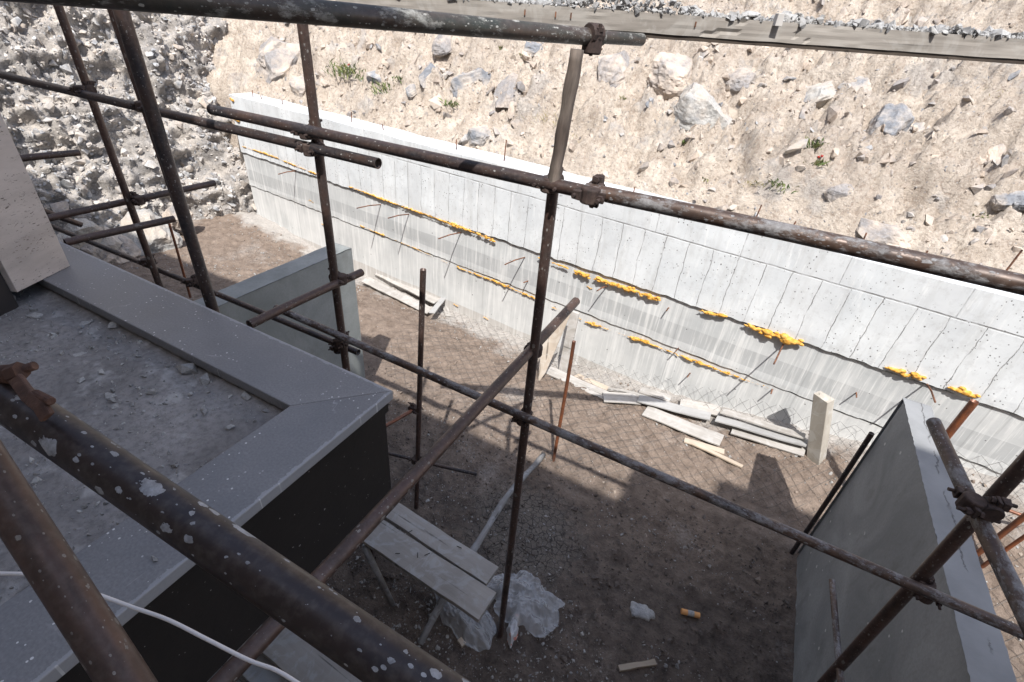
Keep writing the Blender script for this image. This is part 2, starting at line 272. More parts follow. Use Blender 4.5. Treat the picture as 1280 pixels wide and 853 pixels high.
M['plank'] = wood('grey_cement_plank', (.26, .24, .22), (.38, .36, .34), 16, .5, 0, (.36, .365, .37))
M['plank_edge'] = wood('raw_plank_edge', (.2, .14, .09), (.34, .25, .17), 16)
M['board'] = wood('weathered_board', (.25, .225, .20), (.42, .39, .355), 26, .25, 0, (.47, .455, .43))
M['debris_white'] = wood('dusty_white_board', (.31, .29, .265), (.48, .455, .43), 12, .4, 0, (.48, .47, .46))
M['debris_grey'] = wood('grey_board', (.31, .305, .30), (.43, .425, .42), 12, .3, 0, (.42, .43, .43))
M['debris_tan'] = wood('tan_board', (.42, .34, .26), (.58, .5, .42), 12)
M['dark_strip'] = wood('dark_strip_wood', (.05, .038, .03), (.10, .08, .065), 20)
M['ply'] = wood('raw_plywood', (.50, .42, .34), (.62, .55, .47), 8, .3, 2, (.66, .64, .6))
M['batten'] = wood('grey_round_pole', (.17, .16, .155), (.30, .30, .30), 20, .4, 2, (.36, .37, .39))
M['stick'] = wood('pale_stick', (.25, .2, .15), (.42, .36, .29), 20)
q = N('clear_plastic', .25, 0, .5); q.b.inputs['Base Color'].default_value = (.75, .78, .82, 1); q.b.inputs['Alpha'].default_value = .42; q.b.inputs['Transmission Weight'].default_value = .15
q.bump(q.noise(16, 4, .6, dist=1), .5, .02); M['plastic'] = q.m
q = N('printed_film', .35); n = q.noise(22, 2); q.col(q.ramp(n, (.4, (.5, .5, .52)), (.6, (.6, .6, .6)), (.62, (.55, .12, .1)), (.68, (.6, .5, .35)))); M['film'] = q.m
q = N('orange_paper', .7); q.col(q.mix(q.noise(30), (.55, .24, .08), (.75, .4, .16))); M['opaper'] = q.m
q = N('leaf', .6, 0, .3).rnd(); ge = q.n('ShaderNodeNewGeometry'); q.col(q.ramp(ge.outputs['Random Per Island'], (0, (.06, .10, .03)), (.5, (.13, .18, .06)), (1, (.30, .28, .13)))); M['leaf'] = q.m
q = N('dry_grass', .8); q.col(q.mix(q.noise(9), (.3, .26, .12), (.42, .36, .2))); M['drygrass'] = q.m
q = N('red_petal', .6); q.b.inputs['Base Color'].default_value = (.5, .03, .02, 1); M['petal'] = q.m
q = N('galvanised_wire', .7, .3); q.b.inputs['Base Color'].default_value = (.10, .095, .09, 1); M['wire'] = q.m
q = N('dark_metal', .5, .3); q.b.inputs['Base Color'].default_value = (.05, .045, .045, 1); M['dmetal'] = q.m
q = N('white_paint', .7); q.b.inputs['Base Color'].default_value = (.52, .5, .48, 1); M['white'] = q.m

# ---------------------------------------------------------------- mesh helpers
class MB:
    def __init__(s): s.v = []; s.f = []; s.n = 0
    def add(s, v, f):
        s.v.append(A(v, float)); s.f.extend([[i+s.n for i in q] for q in f]); s.n += len(v); return s
    def box(s, c, size, R=None, jit=0):
        x, y, z = [k/2 for k in size]; v = A([[a*x, b*y, d*z] for a in (-1, 1) for b in (-1, 1) for d in (-1, 1)])
        if jit: v = v + rng.normal(0, jit, v.shape)
        if R is not None: v = v @ A(R).T
        return s.add(v+A(c), [(0, 1, 3, 2), (4, 6, 7, 5), (0, 4, 5, 1), (2, 3, 7, 6), (0, 2, 6, 4), (1, 5, 7, 3)])
    def tube(s, pts, r, k=10, cap=True):
        pts = [A(p, float) for p in pts]; n = len(pts); vs = []; r = [r]*n if np.isscalar(r) else r
        u = None
        for i, p in enumerate(pts):
            d = pts[min(i+1, n-1)]-pts[max(i-1, 0)]; d /= np.linalg.norm(d)+1e-12
            if u is None: u = np.cross(d, [0, 0, 1.] if abs(d[2]) < .9 else [1., 0, 0])
            u = u-d*np.dot(u, d); u /= np.linalg.norm(u); w_ = np.cross(d, u)
            for j in range(k):
                a = 2*math.pi*j/k; vs.append(p+r[i]*(u*math.cos(a)+w_*math.sin(a)))
        f = [(i*k+j, i*k+(j+1) % k, (i+1)*k+(j+1) % k, (i+1)*k+j) for i in range(n-1) for j in range(k)]
        if cap: f += [tuple(range(k-1, -1, -1)), tuple((n-1)*k+j for j in range(k))]
        return s.add(vs, f)
    def prism(s, poly, z0, z1):
        n = len(poly); v = [(p[0], p[1], z0) for p in poly]+[(p[0], p[1], z1) for p in poly]
        return s.add(v, [tuple(range(n-1, -1, -1)), tuple(range(n, 2*n))]+[(i, (i+1) % n, n+(i+1) % n, n+i) for i in range(n)])
    def grid(s, P):
        a, b = P.shape[:2]; idx = np.arange(a*b).reshape(a, b)
        f = np.stack([idx[:-1, :-1], idx[1:, :-1], idx[1:, 1:], idx[:-1, 1:]], -1).reshape(-1, 4)
        return s.add(P.reshape(-1, 3), f.tolist())
    def build(s, name, mat, parent=None, org=(0, 0, 0), smooth=False, bev=0, R=None):
        me = bpy.data.meshes.new(name); v = np.concatenate(s.v)-A(org, float)
        if R is not None: v = v @ A(R)      # into the rotated local frame
        me.from_pydata(v.tolist(), [], s.f); me.update()
        if smooth: me.polygons.foreach_set('use_smooth', [True]*len(me.polygons))
        o = bpy.data.objects.new(name, me); me.materials.append(mat); COL.objects.link(o)
        if parent is not None:
            o.parent = parent; loc = A(org, float)-A(parent['_o'])
        else: loc = A(org, float)
        o.location = loc
        if R is not None: o.rotation_euler = Matrix(A(R).tolist()).to_euler()
        if bev:
            bm = o.modifiers.new('bevel', 'BEVEL'); bm.width = bev; bm.segments = 2; bm.limit_method = 'ANGLE'
        o['_o'] = [float(x) for x in org]; return o
def tag(o, label=None, cat=None, group=None, kind=None):
    if label: o['label'] = label
    if cat: o['category'] = cat
    if group: o['group'] = group
    if kind: o['kind'] = kind
    return o
def thing(name, label, cat, loc, group=None):
    o = bpy.data.objects.new(name, None); COL.objects.link(o); o.location = tuple(float(x) for x in loc); o.empty_display_size = .1
    o['_o'] = [float(x) for x in loc]; return tag(o, label, cat, group)
def frame(d, up=(0, 0, 1)):
    z = A(d, float); z /= np.linalg.norm(z); up = A(up, float)
    if abs(np.dot(z, up)) > .95: up = A([0, 1., 0])
    x = np.cross(up, z); x /= np.linalg.norm(x); return np.stack([x, np.cross(z, x), z], 1)

# ---------------------------------------------------------------- ground
WY0, WK = 4.15, .10                    # retaining wall face: Y = WY0 - WK*X
BX = [-7.4, -6.1, -5.4, -4.6, -3, -1.4, 0, 1.24, 2.3, 4, 9]; BZ = [.12, 0, -.13, -.18, -.15, -.12, .02, .28, .48, .6, .7]
def gz(x, y):
    x = A(x, float); y = A(y, float); yw = WY0-WK*x
    b = np.interp(x, BX, BZ); wd = np.interp(x, [-7, -1, 1, 2], [.9, .9, 1.1, 1.3]); t = ss(0, 1, (y-(yw-wd))/wd)
    z = b*t + .05*(fbm(x*.9, y*.9, 3, 5)-.5)
    z = z + .035*(fbm(x*4, y*4, 4, 8)-.5) + .045*(ridge(x*7, y*7, 4, 21)-.6) + .024*(fbm(x*26, y*26, 2, 25)-.5)
    for (px_, py_, d) in HOLES: z = z-.022*np.exp(-(((x-px_)**2+(y-py_)**2)/d**2))
    return z
HOLES = [(*pz(*p)[:2], .05) for p in [(658, 693), (684, 740), (560, 660), (1230-400, 720), (775, 650), (740, 600), (960, 700), (530, 690), (700, 640), (900, 800), (850, 690)]]
def axis(a, b, fa, fb, fine, coarse):
    l = list(np.arange(a, fa, coarse))+list(np.arange(fa, fb, fine))+list(np.arange(fb, b+coarse, coarse)); return A(l)
gx = axis(-60, 60, -8, 3.6, .02, 1.2); gy = axis(-60, 4.9, .9, 4.9, .02, 1.2); gy = gy[gy <= 4.92]
XX, YY = np.meshgrid(gx, gy, indexing='ij')
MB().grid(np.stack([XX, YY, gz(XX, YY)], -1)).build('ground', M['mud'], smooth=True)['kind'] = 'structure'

# hillside behind the retaining wall
SL = math.tan(math.radians(40))
def hillz(x, y):
    x = A(x, float); y = A(y, float); e = y-(WY0-WK*x+.30)
    b = 1.60+SL*np.maximum(e, 0)-1.3*(1-ss(-7.15, -6.9, x))*(1-ss(-.25, .12, e))
    env = .15+.85*ss(0, .5, e)
    z = b+env*(.45*(fbm(x*.55, y*.55, 3, 31)-.5)+.30*(fbm(x*1.7, y*1.7, 4, 33)-.5)+.20*(ridge(x*4.2, y*4.2, 4, 35)-.55)+.13*ss(.43, .57, fbm(x*2.1+y, y*2.6, 4, 41))+.09*ss(.46, .55, fbm(x*4.4-y, y*5, 4, 43))+.06*ss(.49, .53, fbm(x*9, y*10, 3, 45))+.03*ss(.49, .53, fbm(x*19, y*21, 2, 47))+.10*(fbm(x*12, y*12, 3, 37)-.5)+.035*(ridge(x*28, y*28, 2, 39)-.5))
    return z
hx = axis(-40, 40, -9, 4.5, .022, 1.); he = axis(-.25, 22, -.25, 2.6, .022, .6)
XX, EE = np.meshgrid(hx, he, indexing='ij'); YY = WY0-WK*XX+.30+EE
MB().grid(np.stack([XX, YY, hillz(XX, YY)], -1)).build('hillside', M['slope'], smooth=True)['kind'] = 'structure'

# rubble bank at the left
def toe(y): return np.interp(y, [-3, 1, 3, 4.2, 5.1, 6, 9], [-8.2, -8.0, -7.55, -7.25, -7.0, -7.1, -7.5])
def bankp(u, v):       # u along Y, v up the face
    u = A(u, float); v = A(v, float)
    n = .6*(fbm(u*.8, v*.8, 3, 51)-.5)+.42*(ridge(u*2.2, v*2.2, 4, 53)-.5)+.22*(ridge(u*6, v*6, 3, 55)-.5)+.12*ss(.45, .55, fbm(u*3, v*3, 3, 57))
    n = n*ss(-.2, .5, v); a = math.radians(62)
    return np.stack([toe(u)-v*math.cos(a)+n*math.sin(a), u+0*v, -.25+v*math.sin(a)+n*math.cos(a)], -1)
uu = axis(-14, 11, 2.2, 9.2, .03, .5); vv = axis(0, 12, 0, 4.6, .03, .4)
U, V = np.meshgrid(uu, vv, indexing='ij')
MB().grid(bankp(U, V)).build('rubble_bank', M['bank'], smooth=True)['kind'] = 'structure'

# ---------------------------------------------------------------- rocks
def hull(n=14, flat=1.):
    p = rng.normal(size=(n, 3)); p /= np.linalg.norm(p, axis=1)[:, None]; p *= rng.uniform(.75, 1, (n, 1)); p[:, 2] *= flat
    bm = bmesh.new()
    for k in p: bm.verts.new(k)
    r = bmesh.ops.convex_hull(bm, input=bm.verts)
    bmesh.ops.delete(bm, geom=[e for e in r['geom_unused'] if isinstance(e, bmesh.types.BMVert)], context='VERTS')
    bm.verts.index_update(); v = A([k.co[:] for k in bm.verts]); f = [[k.index for k in fc.verts] for fc in bm.faces]; bm.free(); return v, f
HULLS = [hull(random.choice([8, 9, 11, 14]), random.uniform(.4, .9)) for _ in range(40)]
def rrot():
    q_ = rng.normal(size=4); q_ /= np.linalg.norm(q_); a, b, c, d = q_
    return A([[1-2*(c*c+d*d), 2*(b*c-a*d), 2*(b*d+a*c)], [2*(b*c+a*d), 1-2*(b*b+d*d), 2*(c*d-a*b)], [2*(b*d-a*c), 2*(c*d+a*b), 1-2*(b*b+c*c)]])
def rocks(mb, pts, sizes, aniso=.35):
    for p, s in zip(pts, sizes):
        v, f = HULLS[random.randrange(len(HULLS))]
        sc = s*(1+rng.uniform(-aniso, aniso, 3)); mb.add((v*sc) @ rrot().T+A(p), f)
    return mb
def boulder_mesh(seed, sx, sy, sz, R, cuts=11):
    r_ = np.random.default_rng(seed); bm = bmesh.new(); bmesh.ops.create_icosphere(bm, subdivisions=5, radius=1)
    v = A([k.co[:] for k in bm.verts]); f = [[k.index for k in fc.verts] for fc in bm.faces]; bm.free()
    for _ in range(cuts):
        n = r_.normal(size=3); n /= np.linalg.norm(n); d = r_.uniform(.5, .82); e = v@n-d; v = v-np.outer(np.maximum(e, 0), n)
    T3 = lambda fn, k, o, sd: (fn(v[:, 0]*k+9+seed, v[:, 1]*k+31, o, sd)+fn(v[:, 1]*k+5, v[:, 2]*k+seed+13, o, sd+7)+fn(v[:, 2]*k+21, v[:, 0]*k+seed+3, o, sd+11))/3-.5
    nn = T3(fbm, 2.2, 4, seed); n2 = T3(ridge, 5, 4, seed+3)
    v = v*(1+.55*nn+.25*n2)[:, None]; return (v*A([sx, sy, sz]))@A(R).T, f
# gravel and stones set in the bank (countless: one mass)
mb = MB(); n = 15000; u = rng.uniform(2.3, 8.4, n); v = rng.uniform(.05, 4.4, n)**1.0; P = bankp(u, v); s = .020*np.exp(rng.normal(0, .55, n)); P[:, 0] += s*.15; rocks(mb, P, np.minimum(s, .1))
tag(mb.build('rubble', M['rock_grey'], org=P[0]), 'dense grey and tan broken stone packed into the steep bank at left', 'rubble', kind='stuff')
# the larger stones of the bank, each one its own
for i in range(150):
    u0, v0 = rng.uniform(2.5, 7.6), rng.uniform(.1, 3.9); p = bankp(u0, v0); s = rng.uniform(.05, .12); mb = MB(); vv_, f = HULLS[random.randrange(40)]
    mb.add((vv_*s*(1+rng.uniform(-.3, .3, 3)))@rrot().T+p, f)
    tag(mb.build('rock', random.choice([M['rock_grey'], M['rock_blue'], M['rock_tan']]), org=p, bev=.008), 'angular stone wedged in the steep grey rubble bank at left', 'rock', 'larger stones in the rubble bank')
# boulders at the foot of the bank
for i, (x, y, z, s, lab) in enumerate([(152, 322, .25, (.36, .26, .24), 'pale angular boulder at the foot of the rubble bank, beside the thin scaffold pole'),
        (188, 300, .3, (.42, .3, .34), 'largest whitish boulder leaning at the foot of the rubble bank'),
        (118, 322, .2, (.28, .22, .2), 'low grey boulder just past the far end of the granite coping'),
        (138, 300, .45, (.22, .2, .16), 'dark small boulder sitting above the pale ones at the bank foot'),
        (222, 275, .3, (.26, .2, .2), 'grey boulder right of the thick pole at the foot of the bank'),
        (100, 296, .4, (.3, .25, .22), 'dark boulder between the scaffold tubes and the granite coping')]):
    c = pxx(x, y, -7.0 if i != 4 else -7.1); vv_, f = boulder_mesh(60+i, *s, rrot()); mb = MB().add(vv_+c, f); tag(mb.build('boulder', M['rock_dusty' if i % 2 else 'rock_tan'], org=c, smooth=False), lab, 'boulder', 'boulders at the foot of the bank')

def on_hill(x, y):
    # march a sight line to the hill
    r = ray(x, y); t = 3.
    for _ in range(900):
        p = CAM+r*t
        if p[1] > WY0-WK*p[0]+.25 and p[2] < hillz(p[0], p[1]): return p
        t += .015
    return CAM+r*8
HB = [(1022, 118, .34, .13, .2, 0, 'long pale slab boulder embedded upright in the sandy slope'), (1108, 158, .15, .13, .19, 2, 'blue grey boulder sticking out of the sand right of the long slab'),
      (868, 138, .26, .2, .2, 0, 'white dusted grey boulder in the middle of the slope'), (590, 104, .22, .17, .2, 2, 'cracked blue grey boulder above the retaining wall near the green weeds'),
      (640, 118, .22, .14, .13, 1, 'tan wedge shaped boulder beside the cracked grey one'), (597, 168, .15, .12, .13, 2, 'small blue grey boulder lying just above the wall top'),
      (772, 82, .23, .17, .17, 1, 'tan boulder just under the right end of the top pipe'), (845, 88, .2, .18, .2, 1, 'brown boulder under the weathered board in the slope'),
      (348, 82, .28, .22, .26, 1, 'large tan boulder beside the rubble bank above the end of the wall'), (345, 62, .24, .2, .16, 1, 'brown block resting above the large tan boulder'),
      (380, 110, .2, .15, .22, 1, 'flat faced tan boulder behind the second scaffold pole'), (535, 92, .15, .12, .1, 2, 'grey stone left of the cracked boulder'),
      (1275, 250, .1, .08, .09, 2, 'dark rounded stone at the right edge of the photo'), (1152, 162, .09, .07, .06, 2, 'small flat grey stone right of the blue grey boulder'),
      (1095, 290, .2, .1, .1, 1, 'low tan outcrop above the pipe at right'), (1050, 242, .08, .06, .06, 1, 'small stone below the low green weeds'),
      (1070, 108, .13, .08, .08, 2, 'broken dark flakes on top of the embedded slab'), (665, 60, .13, .1, .1, 2, 'grey stone close under the top pipe'), (560, 50, .16, .12, .1, 1, 'tan rock close under the top pipe at left of centre'),
      (470, 95, .1, .08, .08, 2, 'small blue stone among the green weeds'), (515, 112, .09, .07, .07, 2, 'round blue stone right of the green weeds'), (1120, 300, .14, .1, .09, 2, 'dark rock behind the rusty stake above the pipe'),
      (930, 100, .12, .1, .1, 1, 'brown knob of rock left of the embedded slab'), (1240, 190, .12, .06, .07, 1, 'thin tan ledge of rock at far right')]
for i, (x, y, a, b, c_, k, lab) in enumerate(HB):
    p = on_hill(x, y); R = frame((.1*math.sin(i), -.6, .8)) @ A([[math.cos(i*1.3), -math.sin(i*1.3), 0], [math.sin(i*1.3), math.cos(i*1.3), 0], [0, 0, 1]])
    if i == 0: R = frame((0, -.6, .8)) @ A([[math.cos(.9), -math.sin(.9), 0], [math.sin(.9), math.cos(.9), 0], [0, 0, 1]])
    vv_, f = boulder_mesh(100+i, a*1.45, b*1.45, c_*1.05, R, 9); p = p+A([0, .6, -.8])*c_*.28; tag(MB().add(vv_+p, f).build('boulder', M[('rock_dusty', 'rock_tan', 'rock_blue')[k]], org=p), lab, 'boulder', 'boulders in the sandy slope')
mb = MB(); n = 6500; x = rng.uniform(-7.5, 4.2, n); y = WY0-WK*x+.32+rng.uniform(0, 2.5, n); s = np.minimum(.013*np.exp(rng.normal(0, .85, n)), .10)
dens = fbm(x*.9, y*.9, 3, 71) ; kx = dens > .38; x, y, s = x[kx], y[kx], s[kx]
rocks(mb, np.stack([x, y, hillz(x, y)], 1), s); tag(mb.build('loose_stones', M['rock_tan'], org=(x[0], y[0], 2)), 'loose tan stones and clods strewn over the sandy slope', 'loose stones', kind='stuff')
mb = MB(); n = 1500; x = rng.uniform(-7.5, 4.2, n); y = WY0-WK*x+.32+rng.uniform(0, 2.5, n); s = np.minimum(.017*np.exp(rng.normal(0, .75, n)), .10)
rocks(mb, np.stack([x, y, hillz(x, y)], 1), s); tag(mb.build('loose_stones', M['rock_blue'], org=(x[0], y[0], 2)), 'scattered blue grey stones lying on the sandy slope', 'loose stones', kind='stuff')

# ---------------------------------------------------------------- retaining wall
ang = math.atan(WK); WD = A([math.cos(ang), -math.sin(ang), 0]); WN = A([math.sin(ang), math.cos(ang), 0]); WP = A([0, WY0, 0])
WR = np.stack([WD, WN, _Z], 1)           # local x along the wall, y into it
def wl(s, d, z): return WP+WD*s+WN*d+_Z*z
wall = thing('retaining_wall', 'long white cast concrete retaining wall with orange foam in its joints below the sandy slope', 'retaining wall', WP)
SA, SB = -6.9, 6.
def lift(name, z0, z1, d0, d1, mat, seed, topj=0, botj=0):
    xs = np.arange(SA, SB, .02); mb = MB()
    zt = z1+topj*(fbm(xs*3, xs*0, 3, seed)-.5)*2; zb = z0+botj*(fbm(xs*13, xs*0+4, 3, seed+2)-.5)*2
    rows = []
    def row(d, z): rows.append(np.stack([wl(a, dd, zz) for a, dd, zz in zip(xs, d+0*xs, z+0*xs)]))
    row(.30, zb); row(d0+.0*xs, zb)
    for t in np.linspace(.0, 1, 12)[1:]: row(d0+.010*(fbm(xs*1.5, xs*0+t*2, 3, seed+5)-.5), zb+(zt-zb)*t)
    row(.30, zt); P = np.stack(rows); mb.grid(P)
    n_ = len(rows); L = len(xs); v = np.concatenate(mb.v)
    mb.f.append([r*L for r in range(n_)]); mb.f.append([r*L+L-1 for r in range(n_-1, -1, -1)])
    return mb.build(name, mat, wall, WP, R=WR)
lift('base_course', -.7, .505, .012, .0, M['conc_low'], 3, .012)
lift('middle_course', .515, .985, .0, .0, M['conc_mid'], 5, .008, .012)
lift('upper_course', 1.0, 1.755, -.022, 0, M['conc_up'], 9, .012, .014)
mb = MB(); mb.box(wl((SA+SB)/2, .17, .75), (SB-SA-.1, .2, .6), WR); mb.build('joint_filler', M['joint'], wall, WP, R=WR)
def foam(pts, r0, lab=None, z=0, d=0.):
    # squeezed-out bead: overlapping lumps run along the joint
    P = [pn(x, y, wl(0, d-.005, 0), WN) for x, y in pts]; path = []
    for a, b in zip(P[:-1], P[1:]):
        k = max(2, int(np.linalg.norm(b-a)/.012)); path += [a+(b-a)*t/k for t in range(k)]
    mb = MB(); ico = bmesh.new(); bmesh.ops.create_icosphere(ico, subdivisions=2, radius=1); iv = A([k.co[:] for k in ico.verts]); fi = [[k.index for k in fc.verts] for fc in ico.faces]; ico.free()
    L = len(path)
    for i, p in enumerate(path):
        e = (vn(A(i*.11), A(r0*99), 3)); r = r0*.85*(.30+1.15*e*vn(A(i*.47), A(r0*55), 5)+.2*e)*min(1, .5+i/3, .5+(L-i)/3)
        v = iv*(1+.10*rng.normal(size=(len(iv), 1)))*A([r*1.2+.003, r*.9, r*.8])*rng.uniform(.65, 1.35); mb.add(v@WR.T+p+_Z*rng.normal(0, r0*.34)-_Z*r0*.2, fi)
        if rng.random() < .10: mb.add(iv*A([r*.45, r*.4, r*1.3])@WR.T+p-_Z*r*.9, fi)
    o = mb.build('foam_bead', M['foam'], wall, P[0], smooth=True); rm = o.modifiers.new('remesh', 'REMESH'); rm.mode = 'VOXEL'; rm.voxel_size = .0032; rm.use_smooth_shade = True; sm_ = o.modifiers.new('smooth', 'SMOOTH'); sm_.iterations = 3; sm_.factor = .6; return o
UF = -.025
for pts, r, d in [([(303, 183), (340, 195), (396, 218)], .011, UF), ([(436, 233), (500, 257), (560, 278)], .013, UF), ([(560, 278), (590, 289), (620, 302)], .022, UF),
                  ([(673, 322), (712, 336)], .014, UF), ([(718, 338), (738, 346)], .028, UF), ([(742, 347), (790, 362), (826, 374)], .028, UF), ([(874, 388), (909, 396)], .02, UF),
                  ([(932, 405), (950, 413), (1005, 429)], .03, UF), ([(1107, 458), (1130, 466), (1158, 472)], .026, UF), ([(1185, 482), (1204, 490), (1225, 496)], .026, UF),
                  ([(450, 282), (481, 295)], .011, 0), ([(571, 334), (620, 352), (671, 374)], .014, 0), ([(690, 384), (728, 400)], .009, 0), ([(481, 295), (520, 311), (560, 329)], .006, 0), ([(731, 402), (752, 408)], .018, 0), ([(752, 409), (784, 420)], .009, 0), ([(784, 420), (812, 429)], .021, 0), ([(812, 430), (850, 444)], .014, 0),
                  ([(850, 444), (900, 463), (925, 472)], .018, 0), ([(925, 473), (962, 485)], .01, 0), ([(287, 122), (292, 126)], .03, UF), ([(292, 148), (300, 152)], .022, UF)]: foam(pts, r, d=d)
for x, y in [(734, 358), (567, 380), (604, 396), (386, 250), (402, 280)]: foam([(x, y), (x+7, y+4)], .01)
RODS = [((370, 214), (348, 218)), ((476, 256), (443, 261)), ((511, 268), (485, 273)), ((576, 291), (547, 299)), ((656, 322), (631, 331)), ((759, 358), (746, 364)), ((836, 385), (833, 389)), ((979, 431), (967, 456)), ((1158, 479), (1169, 503))]
for b, t in RODS:
    B = pn(*b, wl(0, 0, 0), WN); r = ray(*t); Am = np.array([-WN, -r]).T; sol = np.linalg.lstsq(Am, CAM-B, rcond=None)[0]; T = CAM+r*sol[1]
    L = T-B; T = B+L*min(1, .36/np.linalg.norm(L)) if np.linalg.norm(L) > .05 else B-WN*.22
    MB().tube([B+WN*.05, B, B+(T-B)*.5+_Z*.01, T], .0065, 6).build('tie_rod', M['rebar'], wall, B)
for x, y in [(848, 436), (862, 468), (1070, 492), (965, 488), (660, 352)]:
    B = pn(x, y, wl(0, 0, 0), WN); MB().tube([B+WN*.04, B-WN*.09+_Z*.02], .006, 6).build('tie_rod', M['rebar'], wall, B)
for i, (x, y) in enumerate([(316, 122), (328, 126), (355, 143), (440, 158), (480, 168), (570, 196), (629, 212), (765-80, 238), (790, 252), (940, 283), (985, 293), (1075, 312), (1170, 300), (1262, 330)]):
    B = pn(x, y, wl(0, .12, 0), WN); B[2] = 1.72; h = [.12, .08, .09, .15, .1, .13, .24, .12, .1, .2, .14, .18, .16, .3][i]
    MB().tube([B, B+A([random.uniform(-.02, .02), 0, h])], .006, 6).build('rebar', M['rebar'], wall, B)

# ---------------------------------------------------------------- building that shades the yard
bl = thing('building', 'rendered building block behind the viewer that shades the near half of the yard', 'building', (0, -3, 0))
for x0, x1, z1 in ((-14.5, -.95, 7.43), (-.95, 1.75, 6.33), (1.75, 2.5, 7.03), (2.5, 3.35, 7.45), (3.35, 15, 6.2)):
    MB().box(((x0+x1)/2, -4, z1/2), (x1-x0, 6, z1)).build('wall', M['render'], bl, (x0, -1, 0))

# ---------------------------------------------------------------- balcony with granite coping
ZB = 2.0; ox, oy = -.81, .905           # outer corner
ix, iy = -1.01, .69
bal = thing('balcony', 'grey granite edged balcony with black sealed side and dusty unfinished floor', 'balcony', (ox, oy, 1.55))
MB().box(((ox-5)/2-.01, (oy-1.0)/2-.01, 1.735), (5+ox-.02, oy+1.0-.02, .37)).build('side_wall', M['black'], bal, (-2.9, 0, 1.75))
TH = .034
MB().prism([(ox-.012, oy-.012), (-4.9, oy-.012), (-4.9, iy+.02), (ix+.02, iy+.02), (ix+.02, -1.0), (ox-.012, -1.0)], 1.92, 1.966).build('edge_strip', M['black'], bal, (ox, oy, 1.95))
def slab(poly, lab):
    o = MB().prism(poly, ZB-TH, ZB).build('coping_slab', M['granite'], bal, (poly[0][0], poly[0][1], ZB), bev=.003); return o
slab([(ox, oy), (ix, iy), (ix, -1.0), (ox, -1.0)][::-1], '')
slab([(ox, oy+.001), (-4.9, oy+.001), (-4.9, iy), (ix, iy)], '')
MB().box((-2.95, .71, 1.955), (3.86, .02, .04)).build('bedding', M['granite_edge'], bal, (-2.9, .71, 1.95))
# floor inside the coping
xs = np.arange(-4.9, ix+.0, .0125); ys = np.arange(-1.0, iy+.03, .0125); XX, YY = np.meshgrid(xs, ys, indexing='ij')
def flz(x, y): return 1.945+.022*(fbm(x*5, y*5, 4, 91)-.5)+.010*(ridge(x*16, y*16, 4, 93)-.5)+.02*ss(iy-.05, iy, A(y, float))*0
MB().grid(np.stack([XX, YY, flz(XX, YY)], -1)).build('floor', M['screed'], bal, (-2, 0, 1.95), smooth=True)
# travertine pier on the coping
tc, td = pz(88, 333, ZB), pz(22, 366, ZB)
pier = thing('stone_pier', 'pale travertine clad pier standing on the granite coping at the left edge', 'pier', (tc[0], tc[1], ZB))
dx = A([td[0]-tc[0], td[1]-tc[1], 0]); dl = np.linalg.norm(dx); dx /= dl; nx = A([dx[1], -dx[0], 0]); nx = nx if nx[0] < 0 else -nx
a, b = tc[:2], td[:2]
MB().prism([a, a+nx[:2]*.6, b+nx[:2]*.6, b], ZB+.001, 5.2).build('cladding', M['travertine'], pier, (tc[0], tc[1], ZB), bev=.002)
b2 = b+dx[:2]*.03; MB().prism([b+dx[:2]*.004+nx[:2]*.02, b+dx[:2]*.004+nx[:2]*.5, b+dx[:2]*.2+nx[:2]*.5, b+dx[:2]*.2+nx[:2]*.02], 1.9, 5.2).build('frame', M['dmetal'], pier, (tc[0], tc[1], ZB))
# rubble on the balcony floor
LUMPS = [(235, 462, .024, .02, 'pointed broken mortar lump near the coping on the balcony floor'), (257, 474, .016, .012, 'mortar lump just right of the pointed one by the coping'), (308, 494, .015, .012, 'brown brick scrap under the inner edge of the coping'),
         (143, 405, .018, .012, 'rolled mortar piece by the coping, upper left of the balcony floor'), (128, 464, .013, .007, 'pale flat stone in the middle of the balcony floor'), (101, 473, .011, .006, 'flat stone left of the pale one on the balcony floor'),
         (189, 490, .011, .008, 'small cube of mortar in the middle of the balcony floor'), (137, 494, .015, .006, 'long flat chip on the balcony floor'), (166, 504, .010, .006, 'round chip right of the long flat chip'), (255, 515, .011, .008, 'chip near the corner of the coping'),
         (142, 508, .010, .006, 'triangular pale chip on the balcony floor'), (105, 402, .02, .004, 'thin pale sliver at the top of the balcony floor'), (42, 392, .02, .005, 'long grey sliver at the left of the balcony floor'), (98, 440, .016, .003, 'flat sliver of mortar left of centre on the balcony floor'), (288, 535, .012, .006, 'grey chip close to the inner coping corner'), (332, 513, .008, .006, 'tiny chip beside the inner coping corner')]
for i, (x, y, s, hh, lab) in enumerate(LUMPS):
    p = pz(x, y, 1.955); p[2] = flz(p[0], p[1])+hh*.5; vv_, f = HULLS[i+3]; r = rng.uniform(0, 3.1); Rz = A([[math.cos(r), -math.sin(r), 0], [math.sin(r), math.cos(r), 0], [0, 0, 1]])
    s *= 1.8; hh *= 2.4; tag(MB().add((vv_*A([s, s*.65, hh]))@Rz.T+p, f).build('mortar_lump', M['chips'], org=p), lab, 'rubble piece', 'larger scraps on the balcony floor')
mb = MB(); n = 4200; x = rng.uniform(-2.6, ix-.01, n); y = rng.uniform(-.3, iy-.01, n)
kk = (fbm(x*4, y*4, 3, 14) > .42) | (y > iy-.1); x, y = x[kk], y[kk]; s = np.minimum(.0028*np.exp(rng.normal(0, .65, len(x))), .016)
rocks(mb, np.stack([x, y, flz(x, y)+s*.3], 1), s, .6); tag(mb.build('crumbs', M['chips'], org=(-1.5, .3, 1.95)), 'fine grey mortar crumbs scattered over the balcony floor', 'crumbs', kind='stuff')
